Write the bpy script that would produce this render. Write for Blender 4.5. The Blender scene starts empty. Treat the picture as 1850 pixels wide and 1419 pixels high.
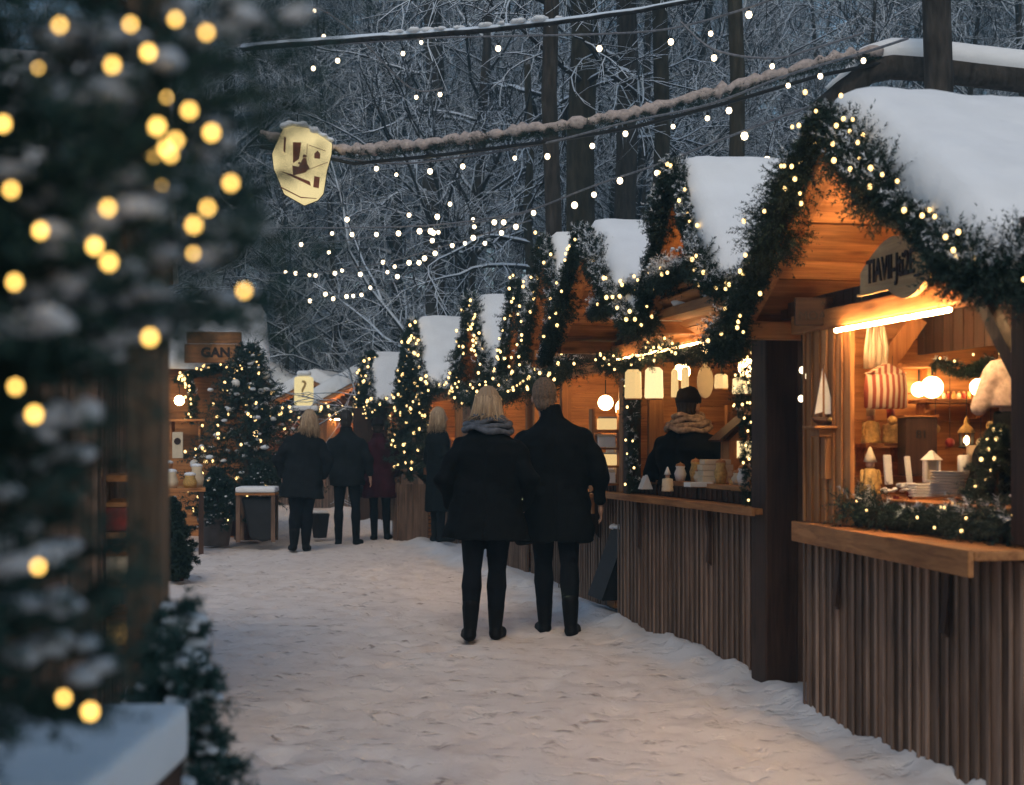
import bpy, math, random
import numpy as np
from mathutils import Vector, Matrix, Euler, noise as mnoise
R=math.radians; PI=math.pi
random.seed(7); rng=np.random.default_rng(11)
sc=bpy.context.scene; COL=sc.collection
F=2570.0; CZ=1.29; HY=808.0; CX=925.0; SL=.2205; TH=math.atan(SL)
def P(px,py,d): return Vector(((px-CX)*d/F, d, CZ-(py-HY)*d/F))
def dep(px,a): return F*a/(px-CX+SL*F)
def Q(px,py,a): return P(px,py,dep(px,a))
# ------------------------------------------------------------------ objects
def tag(o,label=None,cat=None,group=None,kind=None):
    if label: o['label']=label
    if cat: o['category']=cat
    if group: o['group']=group
    if kind: o['kind']=kind
    return o
def thing(name,label,cat,loc=(0,0,0),rz=0,group=None):
    o=bpy.data.objects.new(name,None); COL.objects.link(o); o.location=loc; o.rotation_euler=(0,0,rz)
    o.empty_display_size=.1
    return tag(o,label,cat,group)
def link(name,me,parent=None,loc=None,rot=None):
    o=bpy.data.objects.new(name,me); COL.objects.link(o)
    if parent is not None: o.parent=parent
    if loc is not None: o.location=loc
    if rot is not None: o.rotation_euler=rot
    return o
def np_mesh(name,V,k,mats,mi=None,smooth=False):
    """V (N,k,3) separate polygons of k corners"""
    V=np.asarray(V,dtype=np.float32); n=len(V)
    me=bpy.data.meshes.new(name); me.vertices.add(n*k); me.vertices.foreach_set('co',V.reshape(-1))
    me.loops.add(n*k); me.loops.foreach_set('vertex_index',np.arange(n*k,dtype=np.int32))
    me.polygons.add(n); me.polygons.foreach_set('loop_start',np.arange(0,n*k,k,dtype=np.int32))
    for m in mats: me.materials.append(m)
    if mi is not None: me.polygons.foreach_set('material_index',np.asarray(mi,dtype=np.int32))
    me.update(calc_edges=True); return me
def idx_mesh(name,V,Fq,mats,smooth=False):
    V=np.asarray(V,dtype=np.float32); Fq=np.asarray(Fq,dtype=np.int32); k=Fq.shape[1]
    me=bpy.data.meshes.new(name); me.vertices.add(len(V)); me.vertices.foreach_set('co',V.reshape(-1))
    me.loops.add(Fq.size); me.loops.foreach_set('vertex_index',Fq.reshape(-1))
    me.polygons.add(len(Fq)); me.polygons.foreach_set('loop_start',np.arange(0,Fq.size,k,dtype=np.int32))
    for m in mats: me.materials.append(m)
    me.update(calc_edges=True)
    if smooth: me.polygons.foreach_set('use_smooth',np.ones(len(Fq),dtype=bool))
    return me
class MB:
    def __init__(s): s.v=[]; s.f=[]; s.m=[]
    def add(s,vs,fs,mi=0):
        b=len(s.v); s.v+= [tuple(v) for v in vs]; s.f+=[tuple(b+i for i in f) for f in fs]; s.m+=[mi]*len(fs); return s
    def box(s,x0,x1,y0,y1,z0,z1,mi=0,M=None):
        vs=[Vector(p) for p in ((x0,y0,z0),(x1,y0,z0),(x1,y1,z0),(x0,y1,z0),(x0,y0,z1),(x1,y0,z1),(x1,y1,z1),(x0,y1,z1))]
        if M is not None: vs=[M@v for v in vs]
        return s.add(vs,[(0,3,2,1),(4,5,6,7),(0,1,5,4),(1,2,6,5),(2,3,7,6),(3,0,4,7)],mi)
    def bar(s,a,b,w,h,mi=0,up=(0,0,1)):
        a=Vector(a); b=Vector(b); d=b-a; L=d.length; d.normalize()
        u=Vector(up); x=d.cross(u)
        if x.length<1e-4: x=Vector((1,0,0))
        x.normalize(); z=x.cross(d)
        M=Matrix((x,d,z)).transposed().to_4x4(); M.translation=a
        return s.box(-w/2,w/2,0,L,-h/2,h/2,mi,M)
    def tube(s,pts,rad,n=8,mi=0,cap=True):
        pts=[Vector(p) for p in pts]; m=len(pts)
        if not hasattr(rad,'__len__'): rad=[rad]*m
        rings=[]; ref=None
        for i,p in enumerate(pts):
            t=(pts[min(i+1,m-1)]-pts[max(i-1,0)]).normalized()
            if ref is None: ref=Vector((0,0,1)) if abs(t.z)<.9 else Vector((1,0,0))
            x=t.cross(ref).normalized(); y=x.cross(t).normalized(); ref=y
            rings.append([p+(x*math.cos(2*PI*k/n)+y*math.sin(2*PI*k/n))*rad[i] for k in range(n)])
        vs=[v for r in rings for v in r]; fs=[]
        for i in range(m-1):
            for k in range(n): fs.append((i*n+k,i*n+(k+1)%n,(i+1)*n+(k+1)%n,(i+1)*n+k))
        if cap: fs.append(tuple(range(n-1,-1,-1))); fs.append(tuple((m-1)*n+k for k in range(n)))
        return s.add(vs,fs,mi)
    def loft(s,rings,n=20,mi=0):
        """rings: (cx,cy,z,rx,ry)"""
        vs=[]; m=len(rings)
        for (cx,cy,z,rx,ry) in rings:
            for k in range(n):
                a=2*PI*k/n; vs.append((cx+rx*math.cos(a),cy+ry*math.sin(a),z))
        fs=[]
        for i in range(m-1):
            for k in range(n): fs.append((i*n+k,i*n+(k+1)%n,(i+1)*n+(k+1)%n,(i+1)*n+k))
        fs.append(tuple(range(n-1,-1,-1))); fs.append(tuple((m-1)*n+k for k in range(n)))
        if rings[0][2]>rings[-1][2]: fs=[tuple(reversed(f)) for f in fs]
        return s.add(vs,fs,mi)
    def lathe(s,prof,n=16,mi=0,c=(0,0,0)): return s.loft([(c[0],c[1],c[2]+z,max(r,.0005),max(r,.0005)) for r,z in prof],n,mi)
    def ell(s,c,r,n=12,mi=0,jit=0):
        c=Vector(c)
        if not hasattr(r,'__len__'): r=(r,r,r)
        m=max(4,n//2); vs=[]; fs=[]
        for i in range(m+1):
            ph=PI*i/m
            for k in range(n):
                a=2*PI*k/n; j=1+(random.uniform(-jit,jit) if jit else 0)
                vs.append((c.x+r[0]*math.sin(ph)*math.cos(a)*j,c.y+r[1]*math.sin(ph)*math.sin(a)*j,c.z+r[2]*math.cos(ph)*j))
        for i in range(m):
            for k in range(n): fs.append((i*n+k,(i+1)*n+k,(i+1)*n+(k+1)%n,i*n+(k+1)%n))
        return s.add(vs,fs,mi)
    def caps(s,a,b,ra,rb,n=10,mi=0):
        a=Vector(a); b=Vector(b); t=(b-a).normalized(); pts=[];rad=[]
        for q in (90,65,40,20): pts.append(a-t*ra*math.sin(R(q))); rad.append(max(ra*math.cos(R(q)),ra*.02))
        pts.append(a); rad.append(ra); pts.append(b); rad.append(rb)
        for q in (20,40,65,90): pts.append(b+t*rb*math.sin(R(q))); rad.append(max(rb*math.cos(R(q)),rb*.02))
        return s.tube(pts,rad,n,mi)
    def prism(s,poly,y0,y1,mi=0,M=None):
        """poly in x,z extruded along y"""
        n=len(poly); vs=[Vector((x,y0,z)) for x,z in poly]+[Vector((x,y1,z)) for x,z in poly]
        if M is not None: vs=[M@v for v in vs]
        fs=[tuple(range(n)),tuple(range(2*n-1,n-1,-1))]+[(i,i+n,(i+1)%n+n,(i+1)%n) for i in range(n)]
        return s.add(vs,fs,mi)
    def mesh(s,name,mats,smooth=False):
        me=bpy.data.meshes.new(name); me.from_pydata(s.v,[],s.f)
        for m in (mats if isinstance(mats,(list,tuple)) else [mats]): me.materials.append(m)
        me.polygons.foreach_set('material_index',s.m)
        if smooth: me.polygons.foreach_set('use_smooth',[True]*len(s.f))
        me.update(); return me
    def build(s,name,mats,parent=None,smooth=False,loc=None,rot=None,bevel=0):
        o=link(name,s.mesh(name,mats,smooth),parent,loc,rot)
        if bevel:
            b=o.modifiers.new('b','BEVEL'); b.width=bevel; b.segments=2; b.limit_method='ANGLE'
        return o
    def remesh(s,name,mat,vox,parent=None,smooth=3,extra=None):
        me=bpy.data.meshes.new('tmp'); me.from_pydata(s.v,[],s.f); me.update()
        o=bpy.data.objects.new('tmp',me); COL.objects.link(o)
        m=o.modifiers.new('r','REMESH'); m.mode='VOXEL'; m.voxel_size=vox; m.use_smooth_shade=True
        q=o.modifiers.new('s','SMOOTH'); q.iterations=smooth; q.factor=.5
        dg=bpy.context.evaluated_depsgraph_get(); e=o.evaluated_get(dg)
        nm=bpy.data.meshes.new_from_object(e); nm.name=name
        bpy.data.objects.remove(o); bpy.data.meshes.remove(me)
        if extra: extra(nm)
        nm.materials.clear(); nm.materials.append(mat)
        nm.polygons.foreach_set('use_smooth',np.ones(len(nm.polygons),dtype=bool)); nm.update()
        return link(name,nm,parent)
# ------------------------------------------------------------------ materials
def nmat(name):
    m=bpy.data.materials.new(name); m.use_nodes=True; nt=m.node_tree
    return m,nt,nt.nodes['Principled BSDF']
def N(nt,t,**kw):
    n=nt.nodes.new(t)
    for k,v in kw.items():
        if k in n.inputs.keys(): n.inputs[k].default_value=v
        else: setattr(n,k,v)
    return n
def ramp(nt,stops):
    n=nt.nodes.new('ShaderNodeValToRGB'); e=n.color_ramp.elements
    while len(e)<len(stops): e.new(.5)
    for i,(p,c) in enumerate(stops): e[i].position=p; e[i].color=(*c,1) if len(c)==3 else c
    return n
def plain(name,col,rough=.6,noise=.0,scale=20,bump=0,metal=0,bscale=None,spec=.3,sheen=0):
    m,nt,b=nmat(name); b.inputs['Roughness'].default_value=rough; b.inputs['Metallic'].default_value=metal
    b.inputs['Specular IOR Level'].default_value=spec
    if sheen: b.inputs['Sheen Weight'].default_value=sheen
    tc=N(nt,'ShaderNodeTexCoord')
    nz=N(nt,'ShaderNodeTexNoise',Scale=scale,Detail=5.0); nt.links.new(tc.outputs['Object'],nz.inputs['Vector'])
    lo=tuple(max(0,c*(1-noise)) for c in col); hi=tuple(min(1,c*(1+noise)) for c in col)
    r=ramp(nt,[(.3,lo),(.7,hi)]); nt.links.new(nz.outputs['Fac'],r.inputs['Fac']); nt.links.new(r.outputs['Color'],b.inputs['Base Color'])
    if bump:
        n2=N(nt,'ShaderNodeTexNoise',Scale=bscale or scale*3,Detail=6.0); nt.links.new(tc.outputs['Object'],n2.inputs['Vector'])
        bp=N(nt,'ShaderNodeBump',Strength=bump,Distance=.02); nt.links.new(n2.outputs['Fac'],bp.inputs['Height']); nt.links.new(bp.outputs['Normal'],b.inputs['Normal'])
    return m
def wood(name,dark,light,axis='Z',rough=.6,var=.35,grain=1.0,knots=True):
    m,nt,b=nmat(name); b.inputs['Roughness'].default_value=rough; b.inputs['Specular IOR Level'].default_value=.25
    tc=N(nt,'ShaderNodeTexCoord'); g=N(nt,'ShaderNodeNewGeometry')
    sc_={'X':(1.5,26,26),'Y':(26,1.5,26),'Z':(26,26,1.5)}[axis]
    mp=N(nt,'ShaderNodeMapping'); mp.inputs['Scale'].default_value=sc_
    off=N(nt,'ShaderNodeVectorMath',operation='MULTIPLY_ADD'); off.inputs[0].default_value=(1,1,1)
    ov=N(nt,'ShaderNodeCombineXYZ')
    mul=N(nt,'ShaderNodeMath',operation='MULTIPLY'); mul.inputs[1].default_value=37.
    nt.links.new(g.outputs['Random Per Island'],mul.inputs[0])
    for k in range(3): nt.links.new(mul.outputs[0],ov.inputs[k])
    add=N(nt,'ShaderNodeVectorMath',operation='ADD'); nt.links.new(tc.outputs['Object'],add.inputs[0]); nt.links.new(ov.outputs[0],add.inputs[1])
    nt.links.new(add.outputs[0],mp.inputs['Vector'])
    nz=N(nt,'ShaderNodeTexNoise',Scale=1.6*grain,Detail=7.0,Roughness=.62,Distortion=.6); nt.links.new(mp.outputs[0],nz.inputs['Vector'])
    r=ramp(nt,[(.28,dark),(.72,light)]); nt.links.new(nz.outputs['Fac'],r.inputs['Fac'])
    # tone of each board
    mr=N(nt,'ShaderNodeMapRange'); mr.inputs['To Min'].default_value=1-var; mr.inputs['To Max'].default_value=1+var*.6
    nt.links.new(g.outputs['Random Per Island'],mr.inputs['Value'])
    mx=N(nt,'ShaderNodeMix',data_type='RGBA',blend_type='MULTIPLY'); mx.inputs[0].default_value=1
    nt.links.new(r.outputs['Color'],mx.inputs[6]); nt.links.new(mr.outputs[0],mx.inputs[7])
    out=mx.outputs[2]
    # weather stains and knots
    st=N(nt,'ShaderNodeTexNoise',Scale=2.3,Detail=4.0); nt.links.new(add.outputs[0],st.inputs['Vector'])
    rs=ramp(nt,[(.35,(.55,.52,.5)),(.6,(1,1,1))]); nt.links.new(st.outputs['Fac'],rs.inputs['Fac'])
    m2=N(nt,'ShaderNodeMix',data_type='RGBA',blend_type='MULTIPLY'); m2.inputs[0].default_value=.8
    nt.links.new(out,m2.inputs[6]); nt.links.new(rs.outputs['Color'],m2.inputs[7]); out=m2.outputs[2]
    if knots:
        mk=N(nt,'ShaderNodeMapping'); ks={'X':(1.6,7,7),'Y':(7,1.6,7),'Z':(7,7,1.6)}[axis]; mk.inputs['Scale'].default_value=ks
        nt.links.new(add.outputs[0],mk.inputs['Vector'])
        vo=N(nt,'ShaderNodeTexVoronoi',Scale=1.0); nt.links.new(mk.outputs[0],vo.inputs['Vector'])
        rk=ramp(nt,[(.06,(.25,.18,.14)),(.17,(1,1,1))]); nt.links.new(vo.outputs['Distance'],rk.inputs['Fac'])
        m3=N(nt,'ShaderNodeMix',data_type='RGBA',blend_type='MULTIPLY'); m3.inputs[0].default_value=.85
        nt.links.new(out,m3.inputs[6]); nt.links.new(rk.outputs['Color'],m3.inputs[7]); out=m3.outputs[2]
    nt.links.new(out,b.inputs['Base Color'])
    bp=N(nt,'ShaderNodeBump',Strength=.35,Distance=.006); nt.links.new(nz.outputs['Fac'],bp.inputs['Height']); nt.links.new(bp.outputs['Normal'],b.inputs['Normal'])
    return m
def emis(name,col,st,sample=True):
    m,nt,b=nmat(name); b.inputs['Base Color'].default_value=(*[c*.15 for c in col],1); b.inputs['Emission Color'].default_value=(*col,1); b.inputs['Emission Strength'].default_value=st
    m.cycles.emission_sampling='FRONT' if sample else 'NONE'
    return m
M={}
OR=((.28,.10,.028),(.64,.285,.10))
M['wood_x']=wood('honey_timber_x',*OR,axis='X'); M['wood_y']=wood('honey_timber_y',*OR,axis='Y'); M['wood_z']=wood('honey_timber_z',*OR,axis='Z')
GY=((.105,.059,.039),(.275,.17,.115))
M['batten']=wood('pale_batten_z',(.16,.10,.072),(.38,.255,.185),axis='Z',var=.4,knots=False)
M['grey_z']=wood('weathered_boards_z',*GY,axis='Z',var=.45); M['grey_x']=wood('weathered_boards_x',*GY,axis='X'); M['grey_y']=wood('weathered_boards_y',*GY,axis='Y')
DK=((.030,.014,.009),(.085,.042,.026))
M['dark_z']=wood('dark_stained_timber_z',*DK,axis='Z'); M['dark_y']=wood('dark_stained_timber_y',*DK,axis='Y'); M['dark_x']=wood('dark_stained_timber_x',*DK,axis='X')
M['sign_wood']=wood('pale_sign_wood',(.42,.22,.09),(.74,.46,.22),axis='Y',var=.1,knots=False)
M['post_z']=wood('brown_post_z',(.11,.07,.042),(.26,.165,.10),axis='Z',var=.1)
M['snow']=plain('fresh_snow',(.80,.80,.79),.75,.04,5,.4,bscale=11,spec=.12)
M['snow_fine']=plain('clumped_snow',(.78,.79,.80),.8,.05,30,.5,bscale=60,spec=.15)
def island_mat(name,a,b_,rough=.6,spec=.3):
    m,nt,b=nmat(name); b.inputs['Roughness'].default_value=rough; b.inputs['Specular IOR Level'].default_value=spec
    g=N(nt,'ShaderNodeNewGeometry'); r=ramp(nt,[(0,a),(1,b_)]); nt.links.new(g.outputs['Random Per Island'],r.inputs['Fac']); nt.links.new(r.outputs['Color'],b.inputs['Base Color']); return m
M['needle']=island_mat('fir_needles',(.006,.014,.011),(.026,.052,.036))
M['needle2']=island_mat('spruce_needles',(.007,.017,.014),(.032,.062,.048))
M['needle_near']=island_mat('near_fir_needles',(.014,.040,.036),(.055,.125,.105))
M['twig']=plain('fir_twig',(.05,.032,.02),.8,.3,30)
def bark_snow(name,bark,snowc,lo=.12,hi=.4,nscale=3.):
    m,nt,b=nmat(name); b.inputs['Roughness'].default_value=.85; b.inputs['Specular IOR Level'].default_value=.1
    g=N(nt,'ShaderNodeNewGeometry'); sx=N(nt,'ShaderNodeSeparateXYZ'); nt.links.new(g.outputs['Normal'],sx.inputs[0])
    tc=N(nt,'ShaderNodeTexCoord'); nz=N(nt,'ShaderNodeTexNoise',Scale=nscale,Detail=3.0); nt.links.new(tc.outputs['Object'],nz.inputs['Vector'])
    ad=N(nt,'ShaderNodeMath',operation='MULTIPLY_ADD'); ad.inputs[1].default_value=.9; ad.inputs[2].default_value=-.45; nt.links.new(nz.outputs['Fac'],ad.inputs[0])
    s=N(nt,'ShaderNodeMath',operation='ADD'); nt.links.new(sx.outputs['Z'],s.inputs[0]); nt.links.new(ad.outputs[0],s.inputs[1])
    mr=N(nt,'ShaderNodeMapRange',interpolation_type='SMOOTHSTEP'); mr.inputs['From Min'].default_value=lo; mr.inputs['From Max'].default_value=hi; nt.links.new(s.outputs[0],mr.inputs['Value'])
    mp=N(nt,'ShaderNodeMapping'); mp.inputs['Scale'].default_value=(14,14,3); nt.links.new(tc.outputs['Object'],mp.inputs['Vector'])
    n2=N(nt,'ShaderNodeTexNoise',Scale=1.5,Detail=6.0); nt.links.new(mp.outputs[0],n2.inputs['Vector'])
    r=ramp(nt,[(.3,tuple(c*.5 for c in bark)),(.7,tuple(c*1.5 for c in bark))]); nt.links.new(n2.outputs['Fac'],r.inputs['Fac'])
    mx=N(nt,'ShaderNodeMix',data_type='RGBA'); nt.links.new(mr.outputs[0],mx.inputs[0]); nt.links.new(r.outputs['Color'],mx.inputs[6]); mx.inputs[7].default_value=(*snowc,1)
    nt.links.new(mx.outputs[2],b.inputs['Base Color'])
    bp=N(nt,'ShaderNodeBump',Strength=.6,Distance=.03); nt.links.new(n2.outputs['Fac'],bp.inputs['Height']); nt.links.new(bp.outputs['Normal'],b.inputs['Normal'])
    return m
M['bark']=bark_snow('forest_bark_with_snow',(.030,.029,.030),(.66,.73,.80),-.12,.20)
M['snow_shade']=plain('shade_tinted_rope_snow',(.44,.36,.32),.85,.25,30,.6,bscale=70,spec=.1)  # rope snow browned in its colour to imitate shade and warm reflected light
M['bark_trunk']=bark_snow('big_trunk_bark',(.045,.038,.032),(.7,.72,.75),.6,.9)
M['bark_olive']=bark_snow('mossy_trunk_bark',(.042,.036,.026),(.7,.72,.75),.6,.9)
WARM=(1,.70,.34); BULB=(1,.80,.52)
M['bulb']=emis('string_bulb_glow',BULB,4.5,False)
M['bulb_fir']=emis('fairy_bulb_glow',(1,.64,.24),3.2,False)
M['bulb_big']=emis('near_bulb_glow',(1,.58,.13),7.5,False)
M['strip']=emis('light_strip_glow',(1,.62,.28),100)
M['strip_fill']=emis('fill_strip_glow',(1,.62,.28),62)
M['strip_dim']=emis('dim_strip_glow',(1,.60,.25),26)
M['globe']=emis('lamp_globe_glow',(1,.64,.28),22)
M['lit_sign']=emis('backlit_sign',(1,.80,.38),.72)
M['wire']=plain('frosted_wire',(.16,.16,.17),.7,.4,30)
M['cable']=plain('black_cable',(.012,.012,.012),.5)
M['white']=plain('white_card',(.72,.68,.62),.6,.06,12,.1)
M['cream']=plain('cream_paper',(.62,.5,.34),.7,.1,10,.1)
M['iron']=plain('black_iron',(.02,.02,.02),.45,.2,20)
M['black']=plain('black_board',(.012,.012,.014),.6,.3,8,.1)
M['ink']=plain('dark_painted_letters',(.03,.012,.008),.6)
M['brownink']=plain('brown_painted_picture',(.22,.06,.02),.6,.2,20)
SKY_STRENGTH=.11; SUN_STRENGTH=1.05; APERTURE_MM=14.5; EXPOSURE=.17; HAZE=.0042
# ------------------------------------------------------------------ camera, light, sky
sc.world=bpy.data.worlds.new('World'); sc.world.use_nodes=True
wn=sc.world.node_tree; bg=wn.nodes['Background']
SUN_EL,SUN_AZ=R(44),R(184)      # azimuth clockwise from +Y: the light comes from behind the camera
sky=wn.nodes.new('ShaderNodeTexSky'); sky.sky_type='NISHITA'; sky.sun_disc=False; sky.sun_elevation=SUN_EL; sky.sun_rotation=SUN_AZ
sky.ozone_density=2.5; sky.air_density=1.3; sky.dust_density=1.0
wn.links.new(sky.outputs[0],bg.inputs[0]); bg.inputs[1].default_value=SKY_STRENGTH
sl=bpy.data.lights.new('sun','SUN'); sl.energy=SUN_STRENGTH; sl.angle=R(25); sl.color=(1,.83,.64)
so=bpy.data.objects.new('sun',sl); COL.objects.link(so)
sd=Vector((math.sin(SUN_AZ)*math.cos(SUN_EL),math.cos(SUN_AZ)*math.cos(SUN_EL),math.sin(SUN_EL)))
so.rotation_euler=sd.to_track_quat('Z','Y').to_euler()
cam=bpy.data.cameras.new('camera'); co=bpy.data.objects.new('camera',cam); COL.objects.link(co); sc.camera=co
co.location=(0,0,CZ); co.rotation_euler=(PI/2,0,0); cam.sensor_width=36; cam.lens=36*F/1850; cam.shift_y=(HY-709.5)/1850
cam.clip_start=.05; cam.clip_end=600
cam.dof.use_dof=True; cam.dof.focus_distance=11.5; cam.dof.aperture_fstop=cam.lens/APERTURE_MM
vs=sc.view_settings; sc.display_settings.display_device='sRGB'; vs.view_transform='Standard'; vs.look='None'; vs.exposure=EXPOSURE; vs.gamma=1
cy=sc.cycles; cy.use_denoising=True; cy.max_bounces=6; cy.diffuse_bounces=4; cy.glossy_bounces=2; cy.transmission_bounces=2; cy.transparent_max_bounces=4
cy.sample_clamp_indirect=3; cy.sample_clamp_direct=0; cy.caustics_reflective=False; cy.caustics_refractive=False; cy.use_adaptive_sampling=True; cy.adaptive_threshold=.015
# ------------------------------------------------------------------ ground
def axis(segs):
    out=[]
    for a,b,s in segs: out+=list(np.arange(a,b-1e-6,s))
    out.append(segs[-1][1]); return np.array(out)
gx=axis([(-120,-20,10),(-20,-4,1),(-4,4.6,.055),(4.6,20,.8),(20,120,10)])
gy=axis([(-40,0,5),(0,3.5,.5),(3.5,15,.06),(15,32,.17),(32,80,2),(80,200,10)])
GX,GY=np.meshgrid(gx,gy)
def fbm(x,y,f,o=4,seed=0):
    out=np.zeros_like(x); amp=1.
    r=np.random.default_rng(seed)
    for i in range(o):
        for k in range(5):
            a=r.uniform(0,2*PI); ph=r.uniform(0,2*PI); ff=f*r.uniform(.7,1.4)
            out+=amp*np.sin((x*math.cos(a)+y*math.sin(a))*ff*2*PI+ph)/5
        f*=2.05; amp*=.55
    return out
def hill(x,y):
    t=np.clip((y-34)/40,0,1); return 9*t*t*(3-2*t)*.9+np.clip(y-74,0,200)*.12
LC=GX+SL*GY
rs_=np.random.default_rng(5)
GZ=.012*fbm(GX,GY,.5,3,1)+.006*fbm(GX,GY,2.2,3,2)+hill(GX,GY)
lane=(GY>2)&(GY<33)&(GX>-4.2)&(GX<5)
# trodden dents
for i in range(2600):
    y=rs_.uniform(3.6,26)**1.0; lc=rs_.uniform(-.6,3.0); x=lc-SL*y
    a=rs_.uniform(.09,.16); b=rs_.uniform(.045,.07); th=rs_.normal(TH+PI/2,.5); dp=rs_.uniform(.006,.021)
    i0,i1=np.searchsorted(gy,[y-.4,y+.4]); j0,j1=np.searchsorted(gx,[x-.4,x+.4])
    X=GX[i0:i1,j0:j1]-x; Y=GY[i0:i1,j0:j1]-y
    u=X*math.cos(th)+Y*math.sin(th); v=-X*math.sin(th)+Y*math.cos(th); q=(u/a)**2+(v/b)**2
    GZ[i0:i1,j0:j1]+=-dp*np.exp(-q**2)+dp*.45*np.exp(-((np.sqrt(q)-1.35)/.3)**2)
bank=np.exp(-((LC-3.03)/.16)**2)*(GY<34)*(GY>2)
GZ+=bank*np.clip(.045+.05*fbm(GX,GY,1.3,4,3)+.03*fbm(GX,GY,4,2,9),0,.14)
bank2=np.exp(-((LC+.55)/.3)**2)*(GY<34)*(GY>4)
GZ+=bank2*np.clip(.05+.06*fbm(GX,GY,1.1,4,4),0,.16)
ny,nx=GX.shape
I=np.arange(nx*ny).reshape(ny,nx)
Fq=np.stack([I[:-1,:-1],I[:-1,1:],I[1:,1:],I[1:,:-1]],-1).reshape(-1,4)
m,nt,b=nmat('trodden_snow_ground'); b.inputs['Roughness'].default_value=.8; b.inputs['Specular IOR Level'].default_value=.15
tc=N(nt,'ShaderNodeTexCoord'); sx=N(nt,'ShaderNodeSeparateXYZ'); nt.links.new(tc.outputs['Object'],sx.inputs[0])
lcn=N(nt,'ShaderNodeMath',operation='MULTIPLY_ADD'); lcn.inputs[1].default_value=SL; nt.links.new(sx.outputs['Y'],lcn.inputs[0]); nt.links.new(sx.outputs['X'],lcn.inputs[2])
wz=N(nt,'ShaderNodeTexNoise',Scale=1.3,Detail=6.0); nt.links.new(tc.outputs['Object'],wz.inputs['Vector'])
wa=N(nt,'ShaderNodeMath',operation='MULTIPLY_ADD'); wa.inputs[1].default_value=.9; nt.links.new(wz.outputs['Fac'],wa.inputs[0]); nt.links.new(lcn.outputs[0],wa.inputs[2])
m1=N(nt,'ShaderNodeMapRange',interpolation_type='SMOOTHSTEP'); m1.inputs['From Min'].default_value=-.9+.45; m1.inputs['From Max'].default_value=-.1+.45; nt.links.new(wa.outputs[0],m1.inputs['Value'])
m2=N(nt,'ShaderNodeMapRange',interpolation_type='SMOOTHSTEP'); m2.inputs['From Min'].default_value=3.05+.45; m2.inputs['From Max'].default_value=2.55+.45; nt.links.new(wa.outputs[0],m2.inputs['Value'])
lm=N(nt,'ShaderNodeMath',operation='MULTIPLY'); nt.links.new(m1.outputs[0],lm.inputs[0]); nt.links.new(m2.outputs[0],lm.inputs[1])
n1=N(nt,'ShaderNodeTexNoise',Scale=3.2,Detail=8.0,Roughness=.68); nt.links.new(tc.outputs['Object'],n1.inputs['Vector'])
dr=ramp(nt,[(.28,(.60,.51,.455)),(.45,(.72,.635,.575)),(.66,(.78,.70,.64))]); nt.links.new(n1.outputs['Fac'],dr.inputs['Fac'])
mp5=N(nt,'ShaderNodeMapping'); mp5.inputs['Scale'].default_value=(.6,1,1); mp5.inputs['Rotation'].default_value=(0,0,TH); nt.links.new(tc.outputs['Object'],mp5.inputs['Vector']); n5=N(nt,'ShaderNodeTexNoise',Scale=11.0,Detail=4.0,Roughness=.6); nt.links.new(mp5.outputs[0],n5.inputs['Vector'])
sp=ramp(nt,[(.32,(.50,.45,.42)),(.395,(1,1,1))]); nt.links.new(n5.outputs['Fac'],sp.inputs['Fac'])
mm=N(nt,'ShaderNodeMix',data_type='RGBA',blend_type='MULTIPLY'); mm.inputs[0].default_value=.9; nt.links.new(dr.outputs['Color'],mm.inputs[6]); nt.links.new(sp.outputs['Color'],mm.inputs[7])
mx=N(nt,'ShaderNodeMix',data_type='RGBA'); nt.links.new(lm.outputs[0],mx.inputs[0]); mx.inputs[6].default_value=(.66,.66,.67,1); nt.links.new(mm.outputs[2],mx.inputs[7])
nt.links.new(mx.outputs[2],b.inputs['Base Color'])
bn=N(nt,'ShaderNodeTexNoise',Scale=14.0,Detail=8.0,Roughness=.65); nt.links.new(tc.outputs['Object'],bn.inputs['Vector'])
b5=N(nt,'ShaderNodeMapRange'); b5.inputs['From Min'].default_value=.30; b5.inputs['From Max'].default_value=.46; nt.links.new(n5.outputs['Fac'],b5.inputs['Value'])
ba=N(nt,'ShaderNodeMath',operation='MULTIPLY_ADD'); ba.inputs[1].default_value=.45; nt.links.new(bn.outputs['Fac'],ba.inputs[0]); nt.links.new(b5.outputs[0],ba.inputs[2])
bp=N(nt,'ShaderNodeBump',Strength=.6,Distance=.018); nt.links.new(ba.outputs[0],bp.inputs['Height']); nt.links.new(bp.outputs['Normal'],b.inputs['Normal'])
M['ground']=m
g=link('ground',idx_mesh('ground',np.stack([GX,GY,GZ],-1).reshape(-1,3),Fq,[m],True)); tag(g,'trodden snow covering the market lane and the wooded slope behind',kind='structure')
def gz(x,y):
    j=min(max(np.searchsorted(gx,x),0),nx-1); i=min(max(np.searchsorted(gy,y),0),ny-1); return float(GZ[i,j])
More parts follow.
